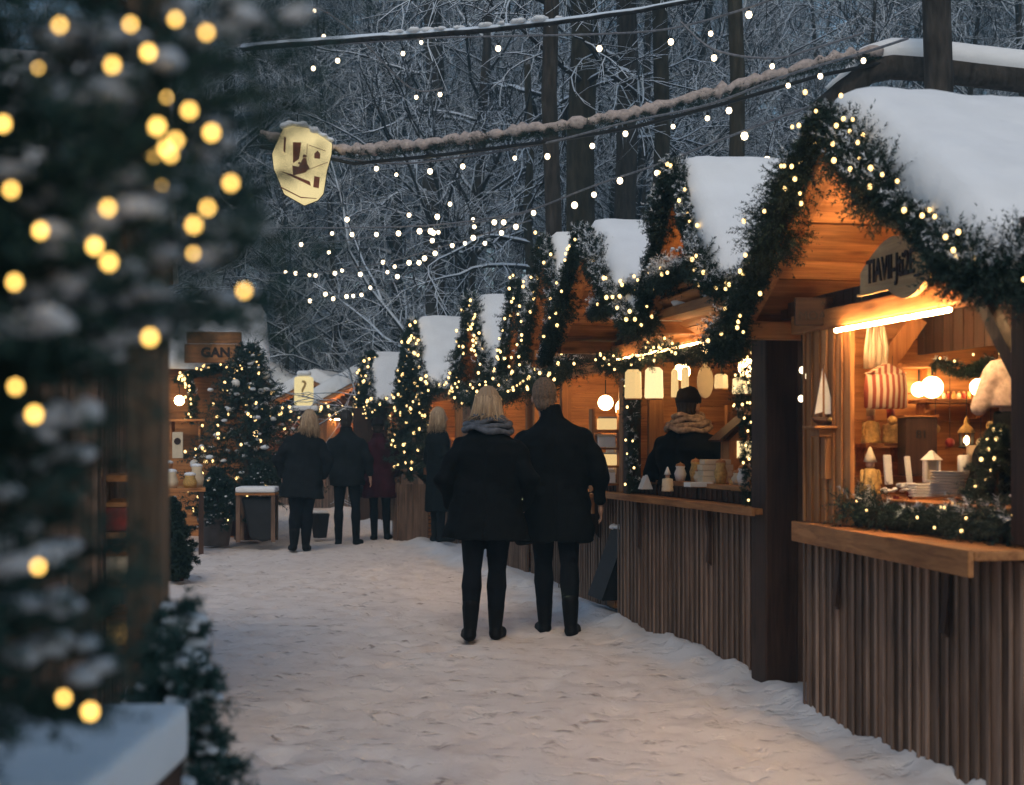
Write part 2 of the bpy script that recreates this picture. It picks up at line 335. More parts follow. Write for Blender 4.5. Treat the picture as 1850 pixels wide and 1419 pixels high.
# ------------------------------------------------------------------ forest
def norm(a): return a/np.maximum(np.linalg.norm(a,axis=-1,keepdims=True),1e-9)
def grow(P0,D0,L,k,r0,r1,wob,up,rg):
    n=len(P0); p=P0.copy(); d=norm(D0); A=[];B=[];RA=[];RB=[];D=[]
    for i in range(k):
        d=norm(d+rg.normal(0,wob,(n,3))+np.array([0,0,up])); q=p+d*(L/k)[:,None]
        A.append(p);B.append(q);RA.append(r0+(r1-r0)*i/k);RB.append(r0+(r1-r0)*(i+1)/k);D.append(d); p=q
    return dict(A=np.stack(A,1),B=np.stack(B,1),RA=np.stack(RA,1),RB=np.stack(RB,1),D=np.stack(D,1))
def flat(g): return (g['A'].reshape(-1,3),g['B'].reshape(-1,3),g['RA'].reshape(-1),g['RB'].reshape(-1))
def kids(g,per,tmin,ang,rg):
    n,k,_=g['A'].shape; idx=np.repeat(np.arange(n),per); t=rg.uniform(tmin,1,len(idx))*k; s=np.minimum(t.astype(int),k-1); f=(t-s)[:,None]
    p=g['A'][idx,s]*(1-f)+g['B'][idx,s]*f; d=g['D'][idx,s]; o=norm(np.cross(d,rg.normal(0,1,d.shape))); dd=norm(d*math.cos(ang)+o*math.sin(ang))
    r=g['RA'][idx,s]; return p,dd,r,1-t/k
def seg_mesh(name,parts,sides,mats):
    A=np.concatenate([p[0] for p in parts]);B=np.concatenate([p[1] for p in parts]);ra=np.concatenate([p[2] for p in parts]);rb=np.concatenate([p[3] for p in parts])
    d=norm(B-A); up=np.tile(np.array([0,0,1.]),(len(d),1)); up[np.abs(d[:,2])>.95]=[1,0,0]
    x=norm(np.cross(d,up)); y=np.cross(x,d)
    ang=np.arange(sides)*2*PI/sides+PI/2
    ring=lambda C,r: C[:,None]+(x[:,None]*np.cos(ang)[None,:,None]+y[:,None]*np.sin(ang)[None,:,None])*r[:,None,None]
    V=np.concatenate([ring(A,ra),ring(B,rb)],1); n=len(d)
    base=(np.arange(n)*2*sides)[:,None,None]
    q=np.array([[k,(k+1)%sides,(k+1)%sides+sides,k+sides] for k in range(sides)])[None]
    return idx_mesh(name,V.reshape(-1,3),(base+q).reshape(-1,4),mats)
def tree_proto(seed,H,r,nl,low,per2,per3,droop,lean=.02,mat='bark'):
    rg=np.random.default_rng(seed)
    tr=grow(np.zeros((1,3)),np.array([[lean*rg.normal(),lean*rg.normal(),1]]),np.array([H]),14,np.array([r]),np.array([r*.15]),.035,.06,rg)
    p,d,rr,rem=kids(tr,nl,low,R(62),rg); d[:,2]=np.clip(d[:,2]+.12,-.1,.8)
    L=H*(.14+.26*rem)*rg.uniform(.6,1.2,len(p))
    l1=grow(p,d,L,8,rr*.38,rr*.38*.25,.16,droop,rg)
    p,d,rr,rem=kids(l1,per2,.15,R(48),rg)
    l2=grow(p,d,(.35+1.5*rem)*rg.uniform(.6,1.2,len(p))*H/15,5,np.maximum(rr*.5,.012),np.full(len(p),.007),.2,droop,rg)
    p,d,rr,rem=kids(l2,per3,.1,R(45),rg)
    l3=grow(p,d,rg.uniform(.3,.8,len(p))*H/15,3,np.full(len(p),.008),np.full(len(p),.0045),.22,droop-.02,rg)
    trunk=seg_mesh('trunk',[flat(tr)],10,[M['bark_trunk']]); crown=seg_mesh('crown',[flat(l1),flat(l2),flat(l3)],4,[M[mat]])
    return trunk,crown
def bush_proto(seed,H,ns,per2,per3):
    rg=np.random.default_rng(seed)
    d=norm(np.stack([rg.normal(0,.7,ns),rg.normal(0,.7,ns),rg.uniform(.5,1.2,ns)],1)); p=np.stack([rg.normal(0,.12,ns),rg.normal(0,.12,ns),np.zeros(ns)],1)
    l1=grow(p,d,H*rg.uniform(.7,1.4,ns),8,np.full(ns,.03),np.full(ns,.01),.14,-.055,rg)
    p,d,rr,rem=kids(l1,per2,.12,R(45),rg); l2=grow(p,d,rg.uniform(.4,1.1,len(p))*H/3.5,5,np.full(len(p),.014),np.full(len(p),.007),.2,-.05,rg)
    p,d,rr,rem=kids(l2,per3,.1,R(42),rg); l3=grow(p,d,rg.uniform(.2,.6,len(p))*H/3.5,3,np.full(len(p),.009),np.full(len(p),.005),.22,-.05,rg)
    return seg_mesh('stems',[flat(l1)],4,[M['bark']]),seg_mesh('crown',[flat(l2),flat(l3)],4,[M['bark']])
PR=[tree_proto(20+i,H,r,nl,low,p2,p3,dr) for i,(H,r,nl,low,p2,p3,dr) in enumerate([(17,.19,46,.10,9,7,.02),(15,.15,50,.06,9,7,-.02),(19,.22,44,.14,10,7,.0),(13,.11,52,.05,8,7,-.045),(16,.17,54,.08,9,7,.03)])]
BP=[bush_proto(60+i,H,ns,10,9) for i,(H,ns) in enumerate([(3.6,26),(2.8,30),(4.6,24)])]
rgt=np.random.default_rng(77)
def put_tree(pr,x,y,s,label,group,name='bare_tree',tm=None,parts=('trunk','crown')):
    t=thing(name,label,'tree',(x,y,gz(x,y)-.05),rgt.uniform(0,2*PI),group); t.scale=(s,s,s)
    a=link(parts[0],pr[0],t); b_=link(parts[1],pr[1],t)
    return t
LT='bare snow-dusted forest tree standing on the slope behind the market'
for (x0,x1,y0,y1,n) in [(-14,-1.5,33,44,14),(-1,10,26,36,10),(8,22,26,42,9),(-16,4,42,60,24),(4,26,40,60,16),(-24,30,58,84,30)]:
    for k in range(n):
        # spread by stratified sampling across the strip
        x=x0+(x1-x0)*(k+rgt.uniform(0.05,.95))/n; y=rgt.uniform(y0,y1)
        put_tree(PR[int(rgt.integers(0,5))],x,y,rgt.uniform(.8,1.15),LT,'bare forest trees on the slope')
LB='snow-laden leafless shrub growing on the slope below the bare trees'
for (x0,x1,y0,y1,n) in [(-11,0,36,40,17),(-12,3,37,45,18),(-1,9,24,32,14),(8,18,24,34,8)]:
    for k in range(n):
        x=x0+(x1-x0)*(k+rgt.uniform(0.05,.95))/n; y=rgt.uniform(y0,y1); bp_=BP[int(rgt.integers(0,3))]
        t=thing('shrub',LB,'shrub',(x,y,gz(x,y)-.05),rgt.uniform(0,2*PI),'snowy shrubs under the trees'); t.scale=(rgt.uniform(.8,1.25),)*3
        link('stems',bp_[0],t); link('crown',bp_[1],t)
# large trunks that stand out one by one
def big_trunk(px,w,d,label,mat='bark_trunk',H=16,lean=0,seed=1,nl=16,low=.35):
    x=(px-CX)*d/F; r=w*d/F/2; rg=np.random.default_rng(seed)
    t=thing('tree_trunk',label,'tree',(x,d,gz(x,d)-.1))
    pts=[];rad=[]
    for i in range(13):
        z=H*i/12; pts.append((lean*z+.04*math.sin(i*1.7+seed),.04*math.cos(i*1.3+seed),z)); rad.append(r*(1.0-.45*i/12)*(1.25 if i==0 else 1))
    MB().tube(pts,rad,14).build('trunk',M[mat],t,True)
    n=nl; zz=rg.uniform(low*H,H*.95,n); p=np.stack([lean*zz,np.zeros(n),zz],1); a=rg.uniform(0,2*PI,n); dd=np.stack([np.cos(a),np.sin(a),rg.uniform(-.1,.4,n)],1)
    l1=grow(p,dd,rg.uniform(1.5,3.5,n),8,np.full(n,.05),np.full(n,.012),.16,-.02,rg); p,d2,rr,rem=kids(l1,10,.1,R(48),rg)
    l2=grow(p,d2,rg.uniform(.5,1.3,len(p)),5,np.full(len(p),.014),np.full(len(p),.006),.2,-.03,rg); p,d2,rr,rem=kids(l2,6,.1,R(45),rg)
    l3=grow(p,d2,rg.uniform(.2,.6,len(p)),3,np.full(len(p),.007),np.full(len(p),.004),.2,-.03,rg)
    link('crown',seg_mesh('crown',[flat(l1),flat(l2),flat(l3)],4,[M['bark']]),t)
    return t
big_trunk(1692,58,11.6,'thick dark trunk rising straight behind the snowy roof of the nearest stall',seed=3,nl=8,low=.5)
big_trunk(998,34,16,'straight grey trunk in front of a wider brown one behind the low snowy roofs',seed=4)
big_trunk(1052,60,18.5,'wide brown-green trunk right behind the straight grey trunk',mat='bark_olive',seed=5,nl=14)
big_trunk(1128,46,20,'dark trunk between the wide brown-green trunk and the thinner one to its right',seed=6,lean=.004)
big_trunk(1192,34,18,'slim brown trunk above the small garlanded gable',mat='bark_olive',seed=7)
big_trunk(1328,32,15,'slender olive trunk just left of the nearest stall gable',mat='bark_olive',seed=8,nl=18)
big_trunk(788,46,30,'forked dark tree rising above the far stalls left of centre',seed=9,lean=-.006,nl=34,low=.12)
big_trunk(956,22,24,'thin pale trunk ending behind the string lights left of the grey trunk',mat='bark_olive',seed=10,H=8)
# ------------------------------------------------------------------ greenery helpers
def needles(P0,D,L,m,nl,w,rg,fwd=.6):
    n=len(P0); D=norm(D); t=rg.uniform(.02,1,(n,m)); base=P0[:,None]+D[:,None]*(L[:,None]*t)[...,None]
    r=rg.normal(0,1,(n,m,3)); r=norm(r-(r*D[:,None]).sum(-1,keepdims=True)*D[:,None]); nd=norm(D[:,None]*fwd+r*.8)
    ln=(nl*rg.uniform(.7,1.2,(n,m))*(1.05-.45*t))[...,None]; sd=norm(np.cross(nd,rg.normal(0,1,(n,m,3))))*w/2
    return np.stack([base-sd,base+sd,base+nd*ln],2).reshape(-1,3,3)
def sample_path(pts,step):
    pts=np.array([list(p) for p in pts],float); seg=np.linalg.norm(np.diff(pts,axis=0),axis=1); cum=np.concatenate([[0],np.cumsum(seg)]); n=max(2,int(cum[-1]/step))
    s=np.linspace(0,cum[-1],n); out=np.stack([np.interp(s,cum,pts[:,k]) for k in range(3)],1); return out,cum[-1]
BULBMESH={}
def bulb_mesh(mat):
    if mat not in BULBMESH: BULBMESH[mat]=MB().ell((0,0,0),(1,1,1.15),8).mesh('bulb',M[mat],True)
    return BULBMESH[mat]
def bulbs(parent,pts,r,mat='bulb_fir',name='bulb'):
    for p in pts:
        o=link(name,bulb_mesh(mat),parent,tuple(p)); q=r*random.uniform(.8,1.2); o.scale=(q,q,q)
def lumps(pts,r,rz,rg):
    mb=MB()
    for p in pts:
        q=r*rg.uniform(.5,1.3); mb.ell(p,(q*rg.uniform(.85,1.25),q*rg.uniform(.85,1.25),q*rz),8,0,.16)
    return mb
def garland(label,pts,Rad,dens,nb,br,loc=(0,0,0),rz=0,face=(-.6,-.75,.1),nl=.035,nw=.0035,m=26,seed=1,snow=.8,mat='needle',group='fir garlands on the stalls',sag=1,name='fir_garland',down=.2):
    rg=np.random.default_rng(seed); ax,Ln=sample_path(pts,.02); n=int(Ln*dens)
    i=rg.integers(0,len(ax),n); core=ax[i]; tg=norm(np.gradient(ax,axis=0))[i]
    o=rg.normal(0,1,(n,3)); o-= (o*tg).sum(1,keepdims=True)*tg; o=norm(o); o[:,2]-=down; D=norm(o+tg*rg.normal(0,.5,(n,1)))
    clump=.65+.5*np.sin(i*.9*.13+seed)+.35*np.sin(i*.37+seed*2); L=Rad*np.clip(clump,.45,1.3)*rg.uniform(.5,1.05,n)
    V=needles(core+o*Rad*.12,D,L,m,nl,nw,rg)
    t=thing(name,label,'garland',loc,rz,group)
    up_=(D[:,2]>.15)&(rg.uniform(0,1,n)<.42*snow); mi=np.repeat(up_,m)&(rg.uniform(0,1,n*m)<.75); V[mi]+=np.array([0,0,.006])
    link('needles',np_mesh('needles',V,3,[M[mat],M['snow_fine']],mi.astype(int)),t)
    if snow>1.5:
        k=int(Ln*5*snow); j=rg.integers(0,len(ax),k); p=ax[j]+np.stack([rg.normal(0,.4,k)*Rad,rg.normal(0,.4,k)*Rad,Rad*rg.uniform(.3,.85,k)],1)
        # small tufts of snow caught on the needles
        pts2=[]; 
        for q in p:
            for _ in range(5): pts2.append(q+rg.normal(0,.2,3)*Rad*np.array([1,1,.5]))
        tag(lumps(pts2,Rad*.11,.65,rg).build('snow',M['snow_fine'],t,True),kind='stuff')
    if nb:
        f=np.array(face); f=f/np.linalg.norm(f); j=np.sort(rg.integers(0,len(ax),nb)); bp_=ax[j]+f*Rad*rg.uniform(.5,.8,(nb,1))+np.clip(rg.normal(0,.35,(nb,3)),-.5,.5)*Rad
        bulbs(t,bp_,br*.72)
    return t
def fir(label,loc,h,r,nb,br,seed=1,nwh=16,per=9,nl=.05,nw=.006,snow=40,group=None,name='fir_tree',base=.06,cat='christmas tree',bauble=0,spr=12,mat_='needle2',lump=.042):
    rg=np.random.default_rng(seed); t=thing(name,label,cat,loc,0,group)
    MB().tube([(0,0,0),(0,0,h*.5),(0,0,h*.98)],[r*.07,r*.05,.006],8).build('trunk',M['twig'],t)
    A=[];D=[];L=[]
    for k in range(nwh):
        f=(k+.5)/nwh; z=h*(base+(1-base)*f*.97); ln=r*(1-f)**.85+.05*r
        for q in range(per):
            a=rg.uniform(0,2*PI); d=np.array([math.cos(a),math.sin(a),rg.uniform(-.35,.05)+.5*f]); A.append([0,0,z+rg.normal(0,.02)*h]);D.append(d);L.append(ln*rg.uniform(.7,1.1))
    A=np.array(A);D=norm(np.array(D));L=np.array(L)
    n=len(A); tt=rg.uniform(.15,1,(n,spr)); sp=A[:,None]+D[:,None]*(L[:,None]*tt)[...,None]
    sd=norm(D[:,None]+rg.normal(0,.5,(n,spr,3))); sL=(.16*r+.16*L[:,None]*(1.2-tt))
    V=needles(sp.reshape(-1,3),sd.reshape(-1,3),sL.reshape(-1),20,nl,nw*1.25,rg); V2=needles(A,D,L,30,nl,nw,rg)
    link('foliage',np_mesh('foliage',np.concatenate([V,V2]),3,[M[mat_]]),t)
    if snow:
        j=rg.integers(0,n,snow*3); u=rg.uniform(.45,1,snow*3)[:,None]; tag(lumps(A[j]+D[j]*L[j][:,None]*u+[0,0,.012*h]+rg.normal(0,.03,(snow*3,3))*r,r*lump,.6,rg).build('snow',M['snow_fine'],t,True),kind='stuff')
    ends=[]
    while len(ends)<nb:
        j=rg.integers(0,n); 
        if D[j,1]<.45: ends.append(A[j]+D[j]*L[j]*rg.uniform(.75,1.03))
    bulbs(t,ends,br*.75)
    for k in range(bauble):
        j=rg.integers(0,n)
        MB().ell(A[j]+D[j]*L[j]+np.array([0,0,-.03]),br*2.6,10).build('bauble',M['white'],t,True)
    return t
# ------------------------------------------------------------------ stalls
def boards_v(mb,ax,c,y0,y1,z0,z1,w=.075,th=.02,batten=True,sgn=-1,mi=0,bm=0):
    """vertical boards on the plane ax=c"""
    n=max(1,int(round((y1-y0)/w))); w=(y1-y0)/n
    def bx(a0,a1,t0,t1,za,zb,mi=mi):
        if ax=='x': mb.box(min(c+t0,c+t1),max(c+t0,c+t1),a0,a1,za,zb,mi)
        else: mb.box(a0,a1,min(c+t0,c+t1),max(c+t0,c+t1),za,zb,mi)
    for i in range(n):
        a=y0+i*w; j=random.uniform(-.003,.003)
        bx(a+.003,a+w-.003,0,sgn*(th+j),z0+random.uniform(0,.006),z1)
        if batten: bx(a+w-.010,a+w+.010,sgn*(th+.004),sgn*(th+.011+j),z0+random.uniform(0,.01),z1-.004,bm)
def boards_h(mb,ax,c,y0,y1,z0,z1,w=.12,th=.018,sgn=-1):
    n=max(1,int(round((z1-z0)/w))); w=(z1-z0)/n
    for i in range(n):
        z=z0+i*w; j=random.uniform(-.002,.002); t0,t1=sorted((c,c+sgn*(th+j)))
        if ax=='x': mb.box(t0,t1,y0,y1,z+.003,z+w-.003)
        else: mb.box(y0,y1,t0,t1,z+.003,z+w-.003)
def snow_roof(hw,eave,apex,x0,x1,th,seed,yc=0):
    nu,nv=64,40; rg=np.random.default_rng(seed); u=np.linspace(-1,1,nu); v=np.linspace(0,1,nv)
    U,Vv=np.meshgrid(u,v); e=.05; Y=U*(hw+e); X=x0-.03+(x1-x0+.06)*Vv
    sl=(apex-eave)/hw; base=apex-np.abs(Y)*sl; top=apex+th*.25-(np.sqrt(Y*Y+.006)-.07)*sl
    fall=(1-np.abs(U)**10)**.5*(1-np.abs(2*Vv-1)**24)**.5
    nz=.5+.5*fbm(X*1.0+seed,Y*1.0,.7,4,seed); T=base+.012+(top-base+th*(.80+.16*nz))*fall+.006*fbm(X,Y,4,2,seed)
    X2=X.copy(); X2[0]+=.02*fbm(Y[0]*1.,X[0],1.5,3,seed+2); Yt=Y+np.sign(U)*.02*(fbm(X,Y,1.2,3,seed+5))*(np.abs(U)>.93)
    top_=np.stack([X2,Yt+yc,T],-1).reshape(-1,3); bot=np.stack([X,Y+yc,base+.006],-1).reshape(-1,3)
    I=np.arange(nu*nv).reshape(nv,nu); q=np.stack([I[:-1,:-1],I[:-1,1:],I[1:,1:],I[1:,:-1]],-1).reshape(-1,4); k=nu*nv
    ed=[]
    for a,b_ in ((I[0,:-1],I[0,1:]),(I[1:,0],I[:-1,0]),(I[-1,1:],I[-1,:-1]),(I[:-1,-1],I[1:,-1])): ed.append(np.stack([a,a+k,b_+k,b_],-1))
    return np.concatenate([top_,bot]),np.concatenate([q,q[:,::-1]+k]+ed)
def roof(t,hw,eave,apex,x0,x1,th,seed,yc=0,plank=.13,wood_='wood_x',tag_=''):
    sl=(apex-eave)/hw; L=math.hypot(hw,apex-eave); n=max(3,int(L/plank)); ca=hw/L; sa=(apex-eave)/L
    for sg in (1,-1):
        mb=MB()
        for i in range(n):
            a=(i+.02)*L/n; b_=(i+.98)*L/n; j=random.uniform(-.004,.004)
            y0,y1=sg*a*ca,sg*b_*ca; z0,z1=apex-a*sa,apex-b_*sa; nx_,nz_=sg*sa*.024,ca*.024
            vs=[(x0,y0+yc,z0-.03+j),(x1,y0+yc,z0-.03+j),(x1,y1+yc,z1-.03+j),(x0,y1+yc,z1-.03+j)]
            vs+=[(x,y+nx_,z+nz_) for x,y,z in vs]
            mb.add(vs,[(0,3,2,1) if sg<0 else (0,1,2,3),(4,5,6,7) if sg<0 else (7,6,5,4),(0,1,5,4),(1,2,6,5),(2,3,7,6),(3,0,4,7)])
        mb.build('roof_slope',M[wood_],t)
        r=MB(); r.bar((x0+.02,yc,apex-.06),(x0+.02,yc+sg*hw,eave-.06),.05,.10,0,(1,0,0)); r.build('bargeboard',M['wood_y'],t)
    V,Q_=snow_roof(hw,eave,apex,x0,x1,th,seed,yc); link('roof_snow',idx_mesh('roof_snow',V,Q_,[M['snow']],True),t)
def stall(label,d0,a,y0,y1,hw,eave,apex,over=.43,depth=1.8,head=1.86,panels=(),th=.15,seed=1,ledge=.93,low=1.06,led=True,brk=2,name='market_stall',rz=TH,group='wooden market stalls',root=None,wood_='wood',snow_ledge=0,roofy=0,gb=0.,near_wall=True,cw=.075,lp=(.30,.30),fas=.095,strip=None,rdepth=0):
    t=thing(name,label,'market stall',root or (a-SL*d0,d0,0),rz,group)
    mb=MB(); boards_v(mb,'x',0,y0,y1,-.05,ledge-.05,cw,bm=1); mb.build('counter_front',[M['grey_z'],M['batten']],t)
    mb=MB(); mb.add([(-lp[1],y0-.02,z) for z in (ledge-.035,ledge)]+[(.06,y0-.02,z) for z in (ledge-.035,ledge)]+[(.06,y1-.01,z) for z in (ledge-.035,ledge)]+[(-lp[0],y1-.01,z) for z in (ledge-.035,ledge)],[(0,6,4,2),(1,3,5,7),(0,2,3,1),(2,4,5,3),(4,6,7,5),(6,0,1,7)]); mb.build('ledge',M['wood_y'],t,bevel=.006)
    mb=MB(); mb.bar((-lp[1]-.013,y0-.02,ledge+.004-fas/2),(-lp[0]-.013,y1,ledge+.004-fas/2),.022,fas); mb.build('ledge_fascia',M['wood_y'],t,bevel=.004)
    for k in range(brk):
        y=y0+(y1-y0)*(k+.6)/brk; mb=MB(); q=min(lp)-.03; mb.prism([(-.038,ledge-.04),(-q,ledge-.04),(-q*.9,ledge-.13),(-q*.5-.02,ledge-.21),(-.06,ledge-.36),(-.038,ledge-.38)],y-.02,y+.02); mb.build('bracket',M['dark_z'],t)
    mb=MB(); boards_v(mb,'x',.05,y0+.02,y1-.02,ledge+.002,low-.03,.09); mb.build('counter_lip',M['dark_z'],t)
    mb=MB(); mb.box(.053,.62,y0+.03,y1-.03,low-.028,low); mb.build('counter_top',M['wood_y'],t)
    W=wood_
    mb=MB(); boards_h(mb,'y',y1-.02,.02,depth,-.05,eave+.02,.13,sgn=-1); boards_v(mb,'y',y1-.018,.02,depth,-.05,eave+.02,.1,sgn=1); mb.build('side_wall',M[W+'_x'],t)
    if near_wall:
        mb=MB(); boards_v(mb,'y',y0+.02,.02,depth,-.05,eave+.02,.1,sgn=-1); mb.build('side_wall',M['grey_z'],t)
    mb=MB(); boards_h(mb,'x',depth,y0,y1,-.05,eave+.05,.14,sgn=-1); mb.build('back_wall',M[W+'_y'],t)
    mb=MB(); mb.box(.03,depth-.03,y0+.05,y1-.05,.04,.06); mb.build('floor_boards',M['wood_y'],t)
    for (p0,p1) in panels:
        mb=MB(); boards_v(mb,'x',0,p0,p1,ledge+.002,head,.085,batten=True); mb.build('front_panel',M[W+'_z'],t)
    for y in (y0+.045,y1-.045):
        mb=MB(); mb.box(-.02,.07,y-.045,y+.045,ledge+.003 ,head); mb.build('post',M[W+'_z'],t,bevel=.006)
    mb=MB(); mb.box(-.045,.055,y0-.05,y1+.12,head,head+.09); mb.build('header_beam',M[W+'_y'],t,bevel=.006)
    # boarded triangle between the header and the roof
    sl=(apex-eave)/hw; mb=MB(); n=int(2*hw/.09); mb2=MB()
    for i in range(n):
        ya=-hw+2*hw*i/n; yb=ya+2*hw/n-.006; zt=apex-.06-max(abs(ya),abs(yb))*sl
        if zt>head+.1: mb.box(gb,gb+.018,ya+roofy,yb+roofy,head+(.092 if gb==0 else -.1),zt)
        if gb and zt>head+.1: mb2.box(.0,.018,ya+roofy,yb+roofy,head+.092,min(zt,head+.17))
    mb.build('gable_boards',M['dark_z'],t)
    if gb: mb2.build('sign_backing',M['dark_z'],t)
    roof(t,hw,eave,apex,-over,max(depth+.25,rdepth),th,seed,roofy,wood_=W+'_x')
    for sg in (1,-1):
        mb=MB(); mb.box(-over+.03,depth,sg*(hw-.1)-.045+roofy,sg*(hw-.1)+.045+roofy,eave-.09,eave+.0); mb.build('eave_beam',M[W+'_x'],t,bevel=.006)
    if led:
        ys=strip or (y0+.12,y1-.45 if panels else y1-.15); sx_=-.075 if (panels or strip) else .09; sz_=-.025 if sx_<0 else .035; MB().tube([(sx_,ys[0],head+sz_),(sx_,ys[1],head+sz_)],.009 if sx_<0 else .014,8).build('light_or_fill_strip',M['strip' if panels else 'strip_dim'],t)
        if panels: MB().tube([(.075,y0+.15,head+.03),(.075,y1-.1,head+.03)],.013,8).build('light_or_fill_strip',M['strip_fill'],t)  # added fill strip, out of view behind the header, brightens the goods
    return t
def stall_pt(t,x,y,z):
    c,s=math.cos(t.rotation_euler.z),math.sin(t.rotation_euler.z); return Vector((t.location.x+c*x-s*y,t.location.y+s*x+c*y,z))
def globe(label,p,r,group='glowing globe lamps',mat='globe',cord=.12):
    t=thing('globe_lamp',label,'lamp',p,0,group); MB().ell((0,0,0),r,16).build('globe',M[mat],t,True); MB().tube([(0,0,r*.95),(0,0,r+cord)],.005,6).build('cord',M['cable'],t); return t
def lettering(txt,size,parent,Mx,mat,name='lettering',depth=.004,bold=0):
    c=bpy.data.curves.new('t','FONT'); c.body=txt; c.size=size; c.extrude=depth; c.offset=bold; c.align_x='CENTER'; c.align_y='CENTER'; c.resolution_u=3
    o=bpy.data.objects.new('t',c); COL.objects.link(o); dg=bpy.context.evaluated_depsgraph_get(); me=bpy.data.meshes.new_from_object(o.evaluated_get(dg)); bpy.data.objects.remove(o)
    me.transform(Mx); me.materials.clear(); me.materials.append(mat); me.name=name; return link(name,me,parent)
# text facing local -X of a stall (read from the lane): text x -> -Y ... seen from -X, right hand is -Y
FACE_LANE=Matrix(((0,0,-1,0),(-1,0,0,0),(0,1,0,0),(0,0,0,1)))
FACE_CAM=Matrix(((1,0,0,0),(0,0,-1,0),(0,1,0,0),(0,0,0,1)))
# right-hand row, nearest first --------------------------------------------------------------
A1=2.951
S1=stall('nearest wooden market stall with a deep snow roof, wide garlanded gable and curved sign',6.2,A1,-1.25,.685,1.22,1.93,2.66,over=.19,head=1.84,panels=((.20,.685),),th=.16,seed=3,brk=2,gb=.55,lp=(.07,.27),strip=(-.76,.235))
rel=lambda d0,dd:(dd-d0)/math.cos(TH)
S2=stall('second stall with a dark striped-board counter and row of paper lanterns',9.8,3.131,-2.08,.74,1.06,2.08,2.72,over=.45,head=1.95,th=.11,seed=5,brk=2,depth=1.9,near_wall=True,cw=.085,lp=(.12,.10),fas=.045,strip=(-1.85,.6),ledge=.955)
# timber post and canopy of the second stall
mb=MB(); mb.box(-.06,.13,-2.14,-1.93,-.05,1.94); mb.build('corner_post',M['dark_z'],S2,bevel=.01)
mb=MB(); mb.box(-.05,.05,.42,.54,.935,1.94); mb.build('post',M['dark_z'],S2,bevel=.008)
mb=MB()
for i in range(4): mb.bar((-.03-.085*i,-1.03,1.99+.045*i),(-.11-.085*i,-1.03,2.032+.045*i),1.84,.016,0,(-.4,0,1))
mb.build('soffit_boards',M['wood_y'],S2)
mb=MB(); mb.box(-.40,.0,-1.95,-.12,2.195,2.215); mb.build('canopy',M['wood_y'],S2)
# small steep gable that closes the near end of the second stall
G2=thing('small_gable','small steep gable framed in fir with snow roof between the two nearest stalls','gable roof',(2.70+.43-SL*8.1,8.1,0),TH)
roof(G2,.60,2.16,2.82,-.40,1.9,.10,8)
mb=MB(); mb.box(-.34,1.6,-.60,.60,2.06,2.115); mb.build('platform',M['wood_y'],G2)
mb=MB(); boards_h(mb,'x',.02,-.40,.40,2.12,2.5,.09); mb.build('gable_boards',M['wood_y'],G2)
for s_ in(1,-1):
    mb=MB(); mb.box(1.2,1.3,s_*.5-.05,s_*.5+.05,-.05,2.06); mb.build('post',M['dark_z'],G2)
rgl=np.random.default_rng(3)
lumps([(-.30+rgl.uniform(0,.3),y,2.135) for y in np.linspace(-.5,.5,26)],.085,.55,rgl).remesh('ledge_snow',M['snow'],.02,G2,2)
MB().ell((-.17,.06,2.44),.045,12).build('lamp_globe',M['globe'],G2,True)
S3=stall('third stall, small, its snow roof showing left of the second stall roof',12.0,3.30,-1.0,.95,.80,2.15,3.0,over=.35,th=.09,seed=9,head=1.9,rdepth=3.2)
S4=stall('fourth stall with a narrow snow gable behind the tall man',13.75,3.42,-.75,.75,.62,2.15,2.86,over=.32,th=.09,seed=10,head=1.9,rdepth=3.2)
S5=stall('fifth stall, its broad snowy gable wrapped in lights above the blonde woman',15.6,3.40,-1.0,1.05,1.05,2.05,2.86,over=.37,th=.09,seed=11,head=1.9,rdepth=3.4)
S6=stall('sixth stall with tall snow roof directly behind the slim lit fir tree',20.2,3.46,-1.25,1.3,1.25,2.1,3.04,over=.37,th=.10,seed=12,head=1.95,ledge=1.0,rdepth=3.8)
S7=stall('seventh stall down the row with a snow roof left of the slim lit fir tree',25.2,3.40,-1.2,1.2,1.15,2.05,2.86,over=.37,th=.10,seed=13,head=1.9,rdepth=3.8)
ST=[S1,S2,S3,S4,S5,S6,S7]
# garlands of the right row: over the gable, then along the near eave
def gable_g(t,label,hw,eave,apex,over,Rad,dens,nb,br,seed,yc=0,ext=.9,**kw):
    nb=int(nb*(.72 if br>.016 else 1)); x=-over-.05; pts=[(x,hw+.04+yc,eave-.14),(x,hw*.5+yc,(eave+apex)/2-.05),(x,yc+.03,apex+.03),(x,yc-.03,apex+.03),(x,-hw*.5+yc,(eave+apex)/2-.05),(x,-hw-.03+yc,eave-.04)]
    if ext: pts+=[(x+.15,-hw-.07+yc,eave+.0),(x+ext,-hw-.07+yc,eave+.0)]
    return garland(label,pts,Rad,dens,nb,br,t.location,t.rotation_euler.z,seed=seed,**kw)
gable_g(S1,'thick dark fir garland with warm lights over the nearest gable and along its eave',1.22,1.93,2.68,.19,.155,1800,80,.0125,21,nl=.028,nw=.0050,m=30,snow=.6,ext=1.5)
gable_g(G2,'snow-dusted fir garland outlining the small steep gable',.60,2.16,2.82,.40,.105,1500,22,.0135,22,nl=.03,nw=.005,ext=.2,snow=.9)
gable_g(S2,'fir garland with few lights on the second stall roof, starting at the grey trunk',1.06,2.08,2.72,.45,.125,1300,26,.015,23,nl=.032,nw=.005,ext=.1,snow=1.0)
garland('shaggy fir garland along the second stall canopy edge, heaped with snow',[(-.43,.0,2.20),(-.43,-.7,2.29),(-.43,-1.3,2.26),(-.43,-2.0,2.29)],.105,1000,14,.014,S2.location,TH,seed=24,nl=.04,snow=2.2)
